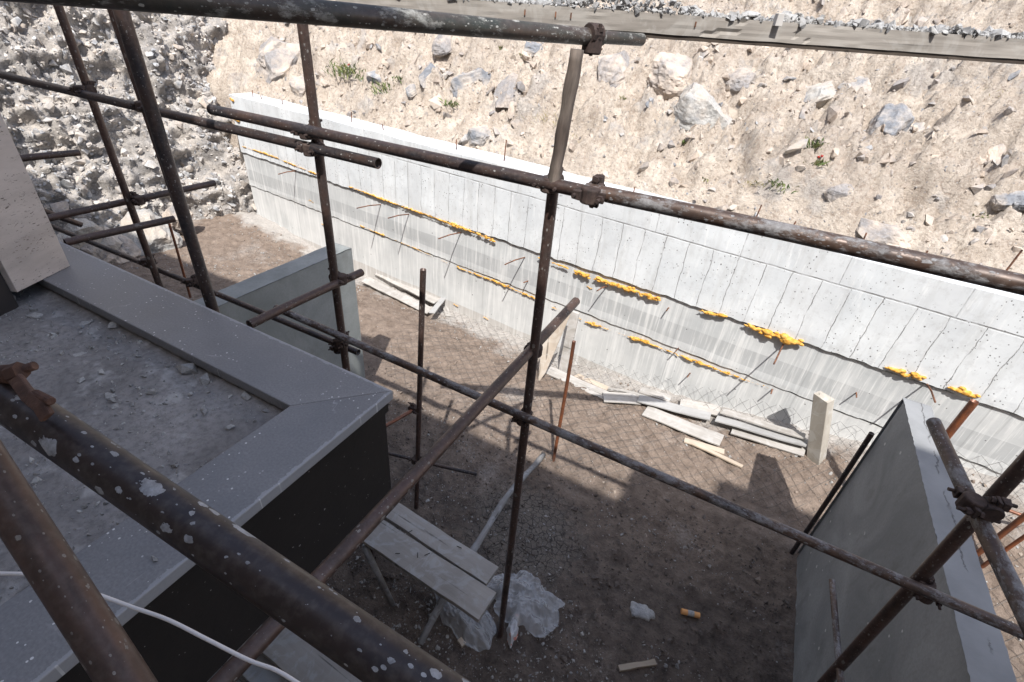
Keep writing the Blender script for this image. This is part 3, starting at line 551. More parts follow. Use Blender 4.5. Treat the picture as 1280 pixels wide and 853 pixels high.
for x, y, s, lab in [(193, 700, .013, 'single brown chip lying on the near coping slab'),]:
    p = pz(x, y, ZB); p[2] += .004; vv_, f = HULLS[9]; tag(MB().add(vv_*A([s, s*.5, .005])+p, f).build('mortar_lump', M['chips'], org=p), lab, 'rubble piece')

# ---------------------------------------------------------------- concrete stub walls in the yard
def stub(name, label, xl, xr, y0, y1, ztop, mat, mtop, botskew=0.):
    t = thing(name, label, 'concrete wall', (xl, y1, 0)); mb = MB(); ys = np.arange(y0, y1+.001, .05); zs = np.linspace(-.3, ztop, 24)
    def side(xf, flip):
        P = np.stack([[(xf, y, z) for z in zs] for y in ys]); mb.grid(P if flip else P[:, ::-1])
    side(xl, False); side(xr, True)
    mb.add([(xl, y0, -.3), (xr, y0, -.3), (xr, y0, ztop), (xl, y0, ztop)], [(0, 1, 2, 3)]); mb.add([(xl, y1, -.3), (xr, y1, -.3), (xr, y1, ztop), (xl, y1, ztop)], [(3, 2, 1, 0)])
    mb.build('wall_body', mat, t, (xl, y1, 0))
    P = np.stack([[(xl-.003+(xr-xl+.006)*k/6 + (rng.normal(0, .001) if k in (0, 6) else 0), y, ztop+.003+.004*float(fbm(A(y*9), A(k*.8), 3, 6))) for k in range(7)] for y in np.arange(y0, y1+.001, .015)])
    m2 = MB().grid(P[:, ::-1]); m2.build('wall_top', mtop, t, (xl, y1, ztop), smooth=True); return t
q = N('cracked_top', .8); n = q.noise(3, 5); f2 = q.noise(60, 5); X = q.sep()
c = q.mix(q.ramp(n, (.35, 0), (.65, 1)), (.19, .195, .20), (.26, .265, .27)); wob = q.math('ADD', q.math('MULTIPLY', q.math('SUBTRACT', q.noise(9, 6, .7), .5), .07), .075)
ln = q.math('MULTIPLY', q.ramp(q.math('ABSOLUTE', q.math('SUBTRACT', X[0], wob)), (.001, .9), (.0035, 0)), q.ramp(q.noise(4, 2), (.42, 0), (.5, 1)))
c = q.mix(ln, c, (.08, .08, .08)); v = q.vor(30); h = q.math('LESS_THAN', v.outputs['Distance'], q.math('MULTIPLY', q.ramp(v.outputs['Color'], (.8, 0), (1, 1)), .25)); c = q.mix(h, c, (.42, .43, .44)); q.col(c); q.bump(f2, .3, .003); q.bump(q.math('SUBTRACT', 1, ln), .7, .004); M['cracktop'] = q.m
stub('concrete_wall', 'smooth grey concrete stub wall at right with a cracked light top', 1.03, 1.155, .9, 2.89, 1.43, M['block'], M['cracktop'])
stub('concrete_wall', 'greenish grey concrete stub wall behind the granite balcony at left', -2.745, -2.59, .95, 2.55, 1.43, M['block_green'], M['block_green'])

# ---------------------------------------------------------------- scaffold
UP = A([0, 0, 1.]); XD = A([1., 0, 0]); YD = A([0, 1., 0])
def coupler(parent, p, d1, d2, mat='clamp', r=.0242, off=None):
    p = A(p, float); d1 = A(d1, float)/np.linalg.norm(d1); d2 = A(d2, float)/np.linalg.norm(d2); mb = MB()
    n = np.cross(d1, d2); n = n/np.linalg.norm(n) if np.linalg.norm(n) > .2 else np.cross(d1, UP)
    if off is not None: n = A(off, float)
    k_ = r/.0242
    for sgn, d in ((-1, d1), (1, d2)):
        c = p+n*sgn*r; e = np.cross(d, n)
        mb.tube([c-d*.021, c-d*.017, c+d*.017, c+d*.021], [r*1.18, r*1.32, r*1.32, r*1.18], 14)
        for k in (-1, 1):
            mb.box(c+e*k*(r+.013*k_)+n*sgn*.002, (.034*k_, .012*k_, .024*k_), np.stack([d, n, e], 1), .001)
        mb.box(c-e*(r+.011*k_)+n*sgn*r*.9, (.03*k_, .022*k_, .03*k_), np.stack([d, n, e], 1), .001)
    mb.box(p, (.044*k_, .018*k_, .040*k_), np.stack([d1, n, np.cross(d1, n)], 1), .001)
    o = mb.build('coupler', M[mat], parent, p, bev=.002)
    for sgn, d in ((-1, d1), (1, d2)):
        c = p+n*sgn*r; e = np.cross(d, n)
        for k in (-1, 1):
            q0 = c+e*k*(r+.016*k_); b = MB(); b.tube([q0-n*sgn*.02*k_, q0+n*sgn*.05*k_], .006*k_, 8); b.tube([q0+n*sgn*.016*k_, q0+n*sgn*.029*k_], .012*k_, 6); b.tube([q0-n*sgn*.018*k_, q0-n*sgn*.008*k_], .011*k_, 6)
            b.build('bolt', M[mat], o, q0)
    return o
def tube(label, a, b, mat='tube_brown', r=.0242, coup=(), name='scaffold_tube', cat='scaffold tube', bend=.004, group='scaffold tubes', cmat='clamp_dark', part='pipe'):
    r = r*(.86 if mat == 'tube_rail' else .86 if mat == 'tube_green' else .80)
    a = A(a, float); b = A(b, float); t = thing(name, label, cat, a, group); L = np.linalg.norm(b-a); d = (b-a)/L; R = frame(d)
    k = max(6, int(L/.12)); K = 28; ph = random.uniform(0, 6)
    ts = np.linspace(0, 1, k+1); cen = [A([bend*math.sin(ph+x*3)-bend*math.sin(ph), bend*math.cos(ph*2+x*2.4)-bend*math.cos(ph*2), x*L]) for x in ts]
    mb = MB(); rr = [r]*(k+1); mb.tube(cen, rr, K, cap=False)
    # hollow ends: rim and inner wall
    for e, dz in ((0, .12), (-1, -.12)):
        c0 = cen[e]; v = []
        for rad, z in ((r, 0), (r-.0035, 0), (r-.0035, dz)):
            for j in range(K):
                an = 2*math.pi*j/K; v.append(c0+A([rad*math.cos(an), rad*math.sin(an), z]))
        f = [(i*K+j, i*K+(j+1) % K, (i+1)*K+(j+1) % K, (i+1)*K+j) for i in range(2) for j in range(K)]+[tuple(2*K+j for j in range(K))]
        mb.add(v, f)
    me_org = a; v = np.concatenate(mb.v); mb.v = [v@R.T+a]; o = mb.build(part, M[mat], t, a, smooth=True, R=R)
    for c in coup: coupler(t, c[0], d, c[1], cmat, r, c[2] if len(c) > 2 else None)
    return t
Y1 = 1.34
# standards
D0 = py(625, 795, Y1)
dA, dB_, dC, dD = py(722, 60, Y1), py(695, 225, Y1), py(655, 520, Y1), A([D0[0], Y1, -.03])
tube('tall central scaffold pole standing in the mud by the plastic sheet', dD, py(697, 212, Y1-.0), 'tube_brown', .0215, [], cmat='clamp_dark')
# upper timber-like length of the central pole
a, b = py(690, 238, Y1-.045), py(722, 62, Y1-.045); t = thing('timber_pole', 'rough weathered timber pole tied to the central scaffold tube under the top pipe', 'timber pole', a); k = 14
mb = MB(); mb.tube([a+(b-a)*i/k+A([.0008*math.sin(i*1.7), 0, 0]) for i in range(k+1)], [.0175+.0012*math.sin(i*1.3) for i in range(k+1)], 14); mb.build('pole', M['timber_pole'], t, a, smooth=True, R=frame(b-a))
cA, cB = py(378, 30, Y1), py(431, 455, Y1); xC = -1.475
tube('vertical scaffold pole in front of the end of the white retaining wall', (xC, Y1, -.03), (xC, Y1, 3.25), 'tube_brown', .0215, [((xC, Y1+.02, 2.0), YD)], cmat='clamp_dark')
xA = -2.86; tube('leftmost thin vertical scaffold pole before the rubble bank', (xA, Y1, -.03), py(66, -15, Y1), 'tube_brown', .0215, [((xA, Y1+.02, 2.03), YD)])
a_ = py(217, 300, Y1); tube('thin scaffold pole hidden partly behind the thick dark one at left', (-2.40, Y1+.02, -.03), py(137, 5, Y1), 'tube_brown', .020, bend=.002)
aB, bB = py(266, 384, 1.0), py(147, -5, 1.0)
tube('thick dark speckled scaffold pole at left rising past the balcony', bB+(aB-bB)*1.9, bB+(bB-aB)*.15, 'tube_dark', .0265, [])
E0 = pz(520, 635); tube('short free standing scaffold pole between the balcony and the central pole', (E0[0], E0[1], -.05), py(530, 338, E0[1]), 'tube_brown', .0195, [(py(520, 574, E0[1]), XD), (py(518, 511, E0[1]), YD)])
R0 = pz(692, 575); tube('thin orange rusted tube standing alone in the yard', (R0[0], R0[1], -.05), py(716, 427, R0[1]), 'tube_orange', .0165, group=None)
S0 = py(225, 352, 2.2); tube('thin orange rusty stake beyond the balcony at left', (py(238, 372, 2.4)), py(210, 280, 2.4), 'tube_orange', .014)
# ledgers along the building
z2 = 2.60; z3 = 1.685
tube('upper handrail tube ending in an open mouth at left of centre', py(-40, 84, Y1-.05), py(471, 208, Y1-.05), 'tube_dark', .0225, [(py(392, 186, Y1-.025), UP), (py(183, 133, Y1-.025), UP), (py(106, 113, Y1-.025), UP)])
mid_ = py(745, 240, Y1-.045)
tube('long dark ledger tube crossing before the white wall from left to centre', py(264, 137, Y1-.045), mid_, 'tube_dark', .0235, [(py(388, 165, Y1-.02), UP), (py(690, 229, Y1-.02), UP)])
tube('cement stained ledger tube running from the centre to the right edge', mid_+A([-.03, 0, -.002]), py(1330, 368, Y1-.045), 'tube_splat', .0255, [(py(741, 242, Y1-.045), UP)])
tube('lower left ledger tube passing under the poles and ending behind the balcony corner', py(-30, 245, Y1+.045), py(447, 441, Y1+.045), 'tube_dark', .019, [(py(425, 434, Y1+.02), UP), (py(185, 327, Y1+.02), UP), (py(240, 352, Y1+.02), UP)], cmat='clamp_dark')
tube('long speckled lower ledger tube running from the balcony to the right edge', py(345, 385, Y1-.045), py(1330, 812, Y1-.045), 'tube_splat', .0205, [(py(427, 427, Y1-.02), UP), (py(655, 521, Y1-.02), UP), (py(1157, 737, Y1-.02), UP)], cmat='clamp_dark')
tube('short tube stub with an open end low at the left pier', pxx(40, 258, -4.2), pxx(102, 282, -4.2), 'tube_dark', .024)
# transoms toward the building
zt = 2.0; z_ = zt
def pT(x, y): return pz(x, y, zt)
tube('diagonal looking crosswise tube from the central pole down to the foreground', A([-.555, -.35, 1.99]), A([-.555, 1.77, 2.005]), 'tube_brown', .0225, [(A([-.545, 1.36, 2.0]), UP, (.5, 0, 0))], cmat='clamp_dark')
tube('short speckled cross tube clamped to the second pole over the greenish wall', A([-1.46, .912, 2.0]), A([-1.45, 1.47, 2.0]), 'tube_brown', .021, [])
tube('short cross tube reaching from the balcony to the thick pole', A([-2.63, .91, 2.0]), A([-2.58, 1.36, 2.0]), 'tube_brown', .021, [])
tube('cross tube clamped to the leftmost pole with its end over the rubble bank', A([-2.98, .85, 2.0]), A([-2.94, 1.84, 2.0]), 'tube_brown', .021, [])
tube('short cross tube jutting out above the others beside the pier', pxx(20, 199, -3.4), pxx(98, 190, -3.4), 'tube_brown', .021, [])
# low tubes by the free standing pole
ze = py(520, 574, E0[1])[2]; tube('low horizontal tube clamped to the short free standing pole', pz(470, 563, ze), pz(596, 592, ze), 'tube_dark', .014)
ze = py(518, 511, E0[1])[2]; tube('low reddish cross tube between the balcony and the short pole', pz(470, 540, ze), pz(522, 508, ze), 'tube_orange', .014)
# top pipe, near rail and near standard
ta, tb, te = pd(100, -12, .70), pd(738, 46, 1.30), pd(802, 50, 1.43)
tube('large brown and green top pipe crossing the upper left', ta+(ta-tb)*.3, pd(752, 47, 1.33), 'tube_green', .0235, [(pd(741, 50, 1.31), UP, (0, .01, -.6))], bend=.001)
tube('pale green pipe end sleeved beyond the coupler of the top pipe', pd(700, 43, 1.24), te, 'tube_green', .0185, [], bend=0)
ra, rb = pd(51, 527, .500), pd(430, 790, .420); rd = (rb-ra)/np.linalg.norm(rb-ra)
rail = tube('thick black handrail tube with white splashes in the near foreground', ra-rd*.35, rb+rd*.35, 'tube_rail', .0245, [], bend=.001)
tube('near brown standard crossing under the black handrail at bottom left', pd(190, 903, .53), pd(-57, 513, .57), 'tube_brown', .0262, [], bend=.001)
# big rusty clamp at the left end of the rail
cl = thing('scaffold_clamp', 'rusty open clamp with threaded bolts on the left end of the black handrail', 'scaffold clamp', pd(20, 490, .55))
def thread(mb, a, b, r):
    a = A(a); b = A(b); k = 26; mb.tube([a+(b-a)*i/k for i in range(k+1)], [r if i % 2 else r*.8 for i in range(k+1)], 10)
p0, p1, p2, p3, p4 = pd(6, 464, .50), pd(18, 476, .485), pd(32, 496, .465), pd(47, 508, .455), pd(56, 523, .452)
Pp = [p0, p1, p2, p3, p4]; mb = MB(); sd = (RI*.75-DN*.65)*.013
L_ = [p-sd*.6 for p in Pp]+[p+sd*.6 for p in Pp]
vv_ = []; th = -FW*.006
for p in Pp: vv_ += [p-sd*.5, p+sd*.5, p+sd*.5-th*0+FW*.006, p-sd*.5+FW*.006]
ff = [(i*4+j, i*4+(j+1) % 4, (i+1)*4+(j+1) % 4, (i+1)*4+j) for i in range(4) for j in range(4)]+[(3, 2, 1, 0), (16, 17, 18, 19)]
mb.add(vv_, ff); mb.build('strap', M['clamp'], cl, p0, bev=.0015)
mb = MB(); thread(mb, pd(18, 466, .50), pd(44, 457, .50), .0048); mb.build('bolt', M['clamp'], cl, pd(22, 466, .55), smooth=False)
mb = MB(); thread(mb, pd(44, 492, .47), pd(64, 502, .455), .0042); mb.build('bolt', M['clamp'], cl, pd(45, 497, .5))
mb = MB(); mb.tube([pd(14, 468, .495), pd(27, 463, .495)], .0095, 6); mb.build('nut', M['clamp'], cl, pd(14, 467, .55))
mb = MB(); mb.tube([pd(-30, 474, .52), pd(4, 468, .51), pd(14, 468, .50)], .010, 14); mb.build('clamp_body', M['clamp'], cl, pd(6, 470, .56), smooth=True)
# right-hand group
P2a = A([.8, Y1, -.03]); tube('vertical dark standard at right crossing over the stub wall', P2a, A([.8-.03, Y1, 2.6]), 'tube_brown', .0225, [])
tube('pale speckled cross tube at far right with a free upper end', pd(1167, 528, 1.50), pd(1305, 830, .95), 'tube_splat', .0235, [(pd(1225, 633, 1.20), UP)], cmat='clamp_dark')
tube('thin mottled cross tube end in front of the right stub wall', pz(1040, 726, 1.16), pz(1056, 880, 1.16), 'tube_splat', .0145, [])
g = pz(994, 692); tube('dark thin prop standing at the far left edge of the right stub wall', (g[0]-.02, g[1], -.05), py(1090, 541, g[1]), 'tube_dark', .018)
tube('rusty prop sticking up behind the right stub wall', (py(1150, 590, 3.2)), py(1218, 501, 3.2), 'tube_orange', .027)
g1, g2 = pz(1208, 712, .15), pz(1222, 716, .15)
tube('first of two close rusty props at the right edge', pz(1205, 706, .12), py(1300, 628, g1[1]), 'tube_orange', .021)
tube('second of two close rusty props at the right edge, slightly nearer', pz(1218, 716, .12), py(1310, 650, g2[1]), 'tube_orange', .015)
tube('thin reddish horizontal tube beyond the stub wall at right', pz(1165, 603, .55), pz(1310, 655, .55), 'tube_orange', .014)
# ---------------------------------------------------------------- board with mortar on top
bA, bB = pd(395, -16, 1.35), pd(1330, 69, 1.42)
bA, bB = pd(420, 1, 1.42), pd(1335, 66, 1.42)
R = frame(bB-bA); bx = (bB-bA)/np.linalg.norm(bB-bA); bn = np.cross(UP, bx); bn /= np.linalg.norm(bn); bu = np.cross(bx, bn); RB = np.stack([bx, bn, bu], 1)
brd = thing('timber_board', 'long weathered plank lying over the top pipe with mortar rubble on it', 'plank', bA); LB = np.linalg.norm(bB-bA)
xs = np.arange(0, LB+.01, .012); mb = MB(); hw, ht = .032, .0245
prof = [(0, -ht), (0, ht), (2*hw, ht), (2*hw, -ht)]
P = []
for s_ in xs:
    c = bA+bx*s_; row = []
    for j, t_ in enumerate(np.linspace(0, 1, 7)): row.append(c+bu*(-ht+2*ht*t_+(.004*(fbm(A(s_*7), A(1.), 3, 3)-.6)if j == 0 else 0))+bn*(.004*(vn(A(s_*30), A(j*.9), 4) > .8)*(1.0 < s_ < 1.45)*(0 < j < 6)+.0015*vn(A(s_*20), A(j*2.), 6)))
    row += [c+bu*ht+bn*hw, c+bu*ht+bn*2*hw, c-bu*ht+bn*2*hw, row[0]]; P.append(row)
P = A(P); mb.grid(P); mb.f += [list(range(P.shape[1]-2, -1, -1)), [(len(xs)-1)*P.shape[1]+i for i in range(P.shape[1]-1)]]
mb.build('board', M['board'], brd, bA, R=RB)
mb = MB(); c_ = (bA+bB)/2-bu*(ht+.0065)+bn*hw; mb.box(c_, (LB, .056, .012), RB); mb.build('dark_strip', M['dark_strip'], brd, bA)  # dark strip added below the board to give it a dark lower edge
def onb(s_, d=.03): return bA+bx*s_+bn*d+bu*ht
def bs(px_):   # distance along the board for a photo column
    lo, hi = 0, LB
    for _ in range(40):
        mid = (lo+hi)/2; p = onb(mid)-CAM; X_ = 640+F*(p@RI)/(p@FW)
        if X_ < px_: lo = mid
        else: hi = mid
    return lo
mb = MB(); pts = []; sz = []
for i in range(2200):
    s_ = rng.uniform(.05, LB); px_f = s_/LB; hgt = float(ss(.35, .7, fbm(A(s_*3.3), A(.5), 3, 77)))+.12; d = rng.uniform(.002, .06)
    hh = .05*hgt*math.sin(min(1, d/.064)*3.14)*(1 if s_ > .15 else .3); pts.append(onb(s_, d)+bu*rng.uniform(0, max(hh, .003))); sz.append(min(.0055*math.exp(rng.normal(0, .6)), .022))
rocks(mb, pts, sz); tag(mb.build('mortar_rubble', M['mortar'], org=onb(1)), 'grey crumbled mortar heaped along the top of the plank', 'mortar rubble', kind='stuff')
for x0, sx, lab in [(935, .03, 'flat slab of hardened mortar overhanging the plank edge'), (1245, .022, 'dark lump of mortar on the plank near the right edge')]:
    p = onb(bs(x0), .02)+bu*.012; vv_, f = boulder_mesh(int(x0), sx, .018, .012, RB); tag(MB().add(vv_+p, f).build('mortar_lump', M['mortar'], org=p), lab, 'mortar lump')
p = onb(bs(966), -.004)+bu*.004; mb = MB().box(p, (.018, .03, .03), RB, .0008); tag(mb.build('wood_block', M['white'], org=p, bev=.001), 'small white wooden block standing at the plank edge', 'wood block')
for x0 in (695, 714, 868, 657):
    p = bA+bx*bs(x0)-bn*.002; mb = MB().box(p+bu*.004, (.004, .002, .014), RB); mb.build('rust_stain', M['rebar'], brd, p)

# ---------------------------------------------------------------- trestle bench with two planks
def plank(name, label, a, b, wd, th, mat, cat='plank', group=None, roll=0., lift=0.):
    a = A(a, float); b = A(b, float); L = np.linalg.norm(b-a); x = (b-a)/L; up = A([math.sin(roll)*-x[1], math.sin(roll)*x[0], math.cos(roll)]); y = np.cross(up, x); y /= np.linalg.norm(y); z = np.cross(x, y); R = np.stack([x, y, z], 1)
    n_ = max(4, int(L/.08)); mb = MB(); rows = []
    for i in range(n_+1):
        s_ = i/n_; c = a+x*L*s_+z*.003*math.sin(i*.9); ww = wd/2+.0015*math.sin(i*2.1)
        rows.append([c-y*ww, c-y*ww+z*th, c+y*ww+z*th, c+y*ww, c-y*ww])
    P = A(rows); mb.grid(P[:, ::-1]); mb.f += [[0, 1, 2, 3], [n_*5+3, n_*5+2, n_*5+1, n_*5]]
    o = mb.build(name, mat, org=a, R=R, bev=.002); return tag(o, label, cat, group)
zb = .45
for c4_, lab in ((((474, 641), (496, 627), (627, 706), (604, 734)), 'far plank of the two laid side by side over the mud, slightly shorter'), (((449, 673), (473, 646), (622, 745), (597, 771)), 'near plank of the two laid side by side, longer with nail scratches')):
    q4 = [pz(*k, zb+.03) for k in c4_]; a, b = (q4[0]+q4[1])/2, (q4[2]+q4[3])/2; wd = np.linalg.norm(np.cross(q4[0]-q4[1], (b-a)/np.linalg.norm(b-a))); plank('plank', lab, a-_Z*.03, b-_Z*.03, wd, .03, M['plank'])
tr = thing('trestle', 'low trestle of thin poles carrying the two planks', 'trestle', pz(490, 755))
MB().tube([pz(456, 684, zb-.03), pz(491, 756, -.02)], [.019, .016], 10).build('leg', M['batten'], tr, pz(490, 755), smooth=True)
a, b = pz(452, 676, zb-.035), pz(498, 622, zb-.035); MB().tube([a, b], .018, 10).build('cross_bar', M['batten'], tr, a)
MB().tube([pz(497, 640, zb-.03), pz(500, 690, -.02)], .016, 10).build('leg', M['batten'], tr, a)
a, b = pz(679, 570, .02), pz(525, 806, .05); k = 16; dirv = b-a
mb = MB(); mb.tube([a+dirv*i/k+A([.006*math.sin(i*.8), 0, .012+.18*math.sin(math.pi*i/k)]) for i in range(k+1)], [.021+.003*math.sin(i*1.9) for i in range(k+1)], 12)
tag(mb.build('wooden_pole', M['batten'], org=a, smooth=True, R=frame(dirv)), 'pale cement dusted wooden pole lying slanted under the planks', 'wooden pole')
for i, (x, y, a_, l) in enumerate([(512, 665, 1.2, .035), (574, 684, .1, .03), (522, 694, 2.2, .03), (534, 693, 1.0, .03), (497, 692, .5, .025)]):
    p = pz(x, y, zb+.034); d = A([math.cos(a_), math.sin(a_), 0])*l/1.; MB().tube([p-d*.5, p+d*.5], .0022, 5).build('nail', M['dmetal'], org=p)

for o in [o for o in COL.objects if o.name.startswith('nail')]: tag(o, 'loose nail lying on the two laid planks', 'nail', 'nails on the planks')
# ---------------------------------------------------------------- plastic sheet
def crumple(cx_, cy_, lx, ly, hgt, rot, seed, n_=150, zs=1.):
    u = np.linspace(-1, 1, n_); U, V = np.meshgrid(u, u, indexing='ij'); r = np.sqrt(U**2+V**2); th = np.arctan2(V, U)
    rad = 1+.12*np.sin(th*2+seed)+.08*np.sin(th*5+seed*2)+.05*np.sin(th*9+seed*1.7)
    Us = U*rad*np.sqrt(1-V*V/2); Vs = V*rad*np.sqrt(1-U*U/2)
    wx = Us+.25*(fbm(Us*2+3, Vs*2, 2, seed)-.5); wy = Vs+.25*(fbm(Us*2, Vs*2+7, 2, seed+1)-.5)
    z = hgt*(.9*(1-ss(.55, 1.1, r))*(.35+1.1*fbm(wx*1.6+seed, wy*1.6, 2, seed)) + .7*(ridge(wx*2.0+seed, wy*2.0, 3, seed+4)-.45)*(1-.3*r) + (.12)*(ridge(wx*5.5+seed+2*wy, wy*5.0-wx, 2, seed+8)-.5)) + .012
    X = lx*wx; Y = ly*wy; c, s_ = math.cos(rot), math.sin(rot)
    Xw = cx_+c*X-s_*Y; Yw = cy_+s_*X+c*Y; Zw = np.maximum(z, .004)+np.maximum(gz(Xw, Yw), -.03); return np.stack([Xw, Yw, Zw], -1)
c0 = pz(655, 755); c1 = pz(575, 760); pl_ = thing('plastic_sheet', 'crumpled clear plastic sheet lying in the mud under the planks', 'plastic sheet', c0)
MB().grid(crumple(c0[0], c0[1], .22, .17, .10, .3, 3)).build('sheet', M['plastic'], pl_, c0, smooth=True)
MB().grid(crumple(c1[0], c1[1], .26, .14, .09, -.4, 8)).build('sheet', M['plastic'], pl_, c1, smooth=True)
c2 = pz(641, 788); tag(MB().grid(crumple(c2[0], c2[1], .035, .085, .05, .35, 5, 40)).build('wrapper', M['film'], org=c2, smooth=True), 'small printed plastic wrapper beside the foot of the central pole', 'wrapper')
# splat, orange scrap, stick
c3 = pz(802, 766); u = np.linspace(0, 2*math.pi, 40, endpoint=False); rr = .068*(1+.16*np.sin(u*2+1)+.10*np.sin(u*5)+.06*np.sin(u*9+2)); mb = MB()
rings = [np.stack([c3[0]+rr*k*np.cos(u), c3[1]+rr*k*np.sin(u)*.85, gz(c3[0]+rr*k*np.cos(u), c3[1]+rr*k*np.sin(u))+h], 1) for k, h in ((1, -.01), (1, .012), (.8, .022), (.5, .026), (.2, .03), (.01, .028))]
P = np.stack([np.vstack([r_, r_[:1]]) for r_ in rings]); mb.grid(P); tag(mb.build('mortar_splat', M['mortar'], org=c3, smooth=True), 'pale dried mortar splat on the dark mud', 'mortar splat')
c4 = pz(863, 767, .02); os_ = thing('orange_tube', 'small orange cardboard tube with a grey middle lying on the mud', 'cardboard tube', c4); d = A([.95, .28, 0.]); d /= np.linalg.norm(d)
MB().tube([c4-d*.055, c4+d*.055], .017, 14).build('body', M['opaper'], os_, c4); MB().tube([c4-d*.018, c4+d*.02], .0176, 14).build('band', M['mortar'], os_, c4)
plank('stick', 'split pale wood stick lying at the bottom of the yard', pz(773, 837, .01), pz(819, 829, .015), .03, .02, M['stick'], 'stick')
plank('brick_scrap', 'small reddish scrap beside the plastic sheet', pz(574, 800, .01), pz(580, 808, .01), .03, .02, M['debris_tan'], 'scrap')
# grey boards at the lower left
for i, (a, b, z, wd, lab) in enumerate([((335, 783), (480, 905), .30, .2, 'upper grey board in the stack at the bottom edge'), ((300, 800), (440, 925), .24, .2, 'middle grey board in the stack at the bottom edge'), ((270, 830), (410, 955), .18, .25, 'lowest grey board in the stack at the bottom edge')]):
    plank('board', lab, pz(*a, z), pz(*b, z), wd, .03, M['plank'], 'board', 'boards at the bottom edge')
# ---------------------------------------------------------------- debris planks at the wall foot
def gp(x, y, dz=.02):
    p = pz(x, y, 0)
    for _ in range(12): p = pz(x, y, float(gz(p[0], p[1]))+dz)
    return p
DEB = [((474, 341), (548, 377), .16, 'debris_white', .07, 'wide pale board nearest the wall in the left pile'), ((456, 350), (538, 390), .12, 'debris_white', .06, 'pale board lying in front in the left pile'),
       ((540, 392), (557, 370), .07, 'debris_grey', .1, 'short grey block across the end of the left boards'), ((556, 384), (560, 396), .07, 'debris_white', .0, 'small pale chunk right of the left boards'),
       ((684, 463), (760, 497), .13, 'debris_white', .0, 'pale board behind the orange tube'), ((754, 497), (800, 500), .13, 'debris_white', .02, 'short white board at the left of the right pile'),
       ((800, 488), (838, 500), .1, 'debris_white', .06, 'small raised white board at the back of the right pile'), ((798, 499), (888, 522), .11, 'debris_grey', .05, 'blue grey flat board across the middle of the right pile'), ((806, 514), (902, 552), .15, 'debris_white', .01, 'long white board at the front of the right pile'),
       ((903, 515), (1006, 547), .08, 'debris_white', .10, 'top board of the stack left of the standing post'), ((895, 524), (1008, 556), .10, 'debris_grey', .06, 'second board of the stack left of the standing post'), ((915, 538), (1006, 566), .10, 'debris_white', .02, 'lowest board of the stack left of the standing post'),
       ((858, 552), (928, 584), .035, 'debris_tan', .01, 'thin tan strip in front of the right pile'), ((855, 551), (905, 566), .06, 'debris_tan', .0, 'tan board scrap in front of the right pile'), ((720, 470), (790, 500), .08, 'debris_tan', .0, 'warm tan board behind the orange tube'), ((850, 505), (900, 515), .12, 'debris_white', .03, 'white board between the two right stacks'), ((760, 487), (815, 497), .05, 'debris_white', .04, 'thin white strip above the right pile')]
for a, b, wd, mt, dz, lab in DEB:
    plank('board', lab, gp(*a, dz+.01), gp(*b, dz+.012), wd, .014, M[mt], 'board', 'boards dumped along the wall foot', roll=random.uniform(-.2, .2))
# standing pieces
b0 = gp(1020, 572, 0); t0 = py(1030, 496, b0[1]+.02); xd = A([.78, -.45, 0.]); xd /= np.linalg.norm(xd); yd = A([-xd[1], xd[0], 0]); up_ = (t0-b0); h_ = np.linalg.norm(up_); up_ /= h_
mb = MB(); v = [b0+up_*t+xd*i*.055*(1+.1*t)+yd*j*.05 for t in (-.1, h_) for i, j in ((-1, -1), (1, -1), (1, 1), (-1, 1))]; v[4] = v[4]+up_*.01
mb.add(v, [(3, 2, 1, 0), (4, 5, 6, 7)]+[(i, (i+1) % 4, 4+(i+1) % 4, 4+i) for i in range(4)]); M['postm'] = wood('grey_tan_post', (.30, .27, .23), (.44, .41, .36), 9, .4, 2, (.5, .49, .47)); tag(mb.build('concrete_post', M['postm'], org=b0, bev=.004), 'short squared pale post standing before the wall', 'post')
b0 = gp(703, 466, 0); t0 = py(719, 390, b0[1]+.12); up_ = t0-b0; h_ = np.linalg.norm(up_); up_ /= h_
v = [b0+up_*t+XD*i*.045+YD*j*.015 for t in (-.05, h_) for i, j in ((-1, -1), (1, -1), (1, 1), (-1, 1))]
mb = MB().add(v, [(3, 2, 1, 0), (4, 5, 6, 7)]+[(i, (i+1) % 4, 4+(i+1) % 4, 4+i) for i in range(4)]); tag(mb.build('upright_board', M['debris_white'], org=b0, bev=.003), 'narrow white board leaning upright on the wall behind the orange tube', 'board')
g0 = gp(676, 478, 0); Yp = g0[1]; qd = [py(672, 480, Yp), py(682, 466, Yp+.05), py(717, 384, Yp+.12), py(692, 398, Yp+.08), py(678, 424, Yp+.02)]
mb = MB().add(qd+[p+A([.0, .014, 0]) for p in qd], [(4, 3, 2, 1, 0), (5, 6, 7, 8, 9)]+[(i, (i+1) % 5, 5+(i+1) % 5, 5+i) for i in range(5)]); tag(mb.build('plywood_sheet', M['ply'], org=g0), 'raw plywood offcut standing on edge behind the central pole', 'plywood')
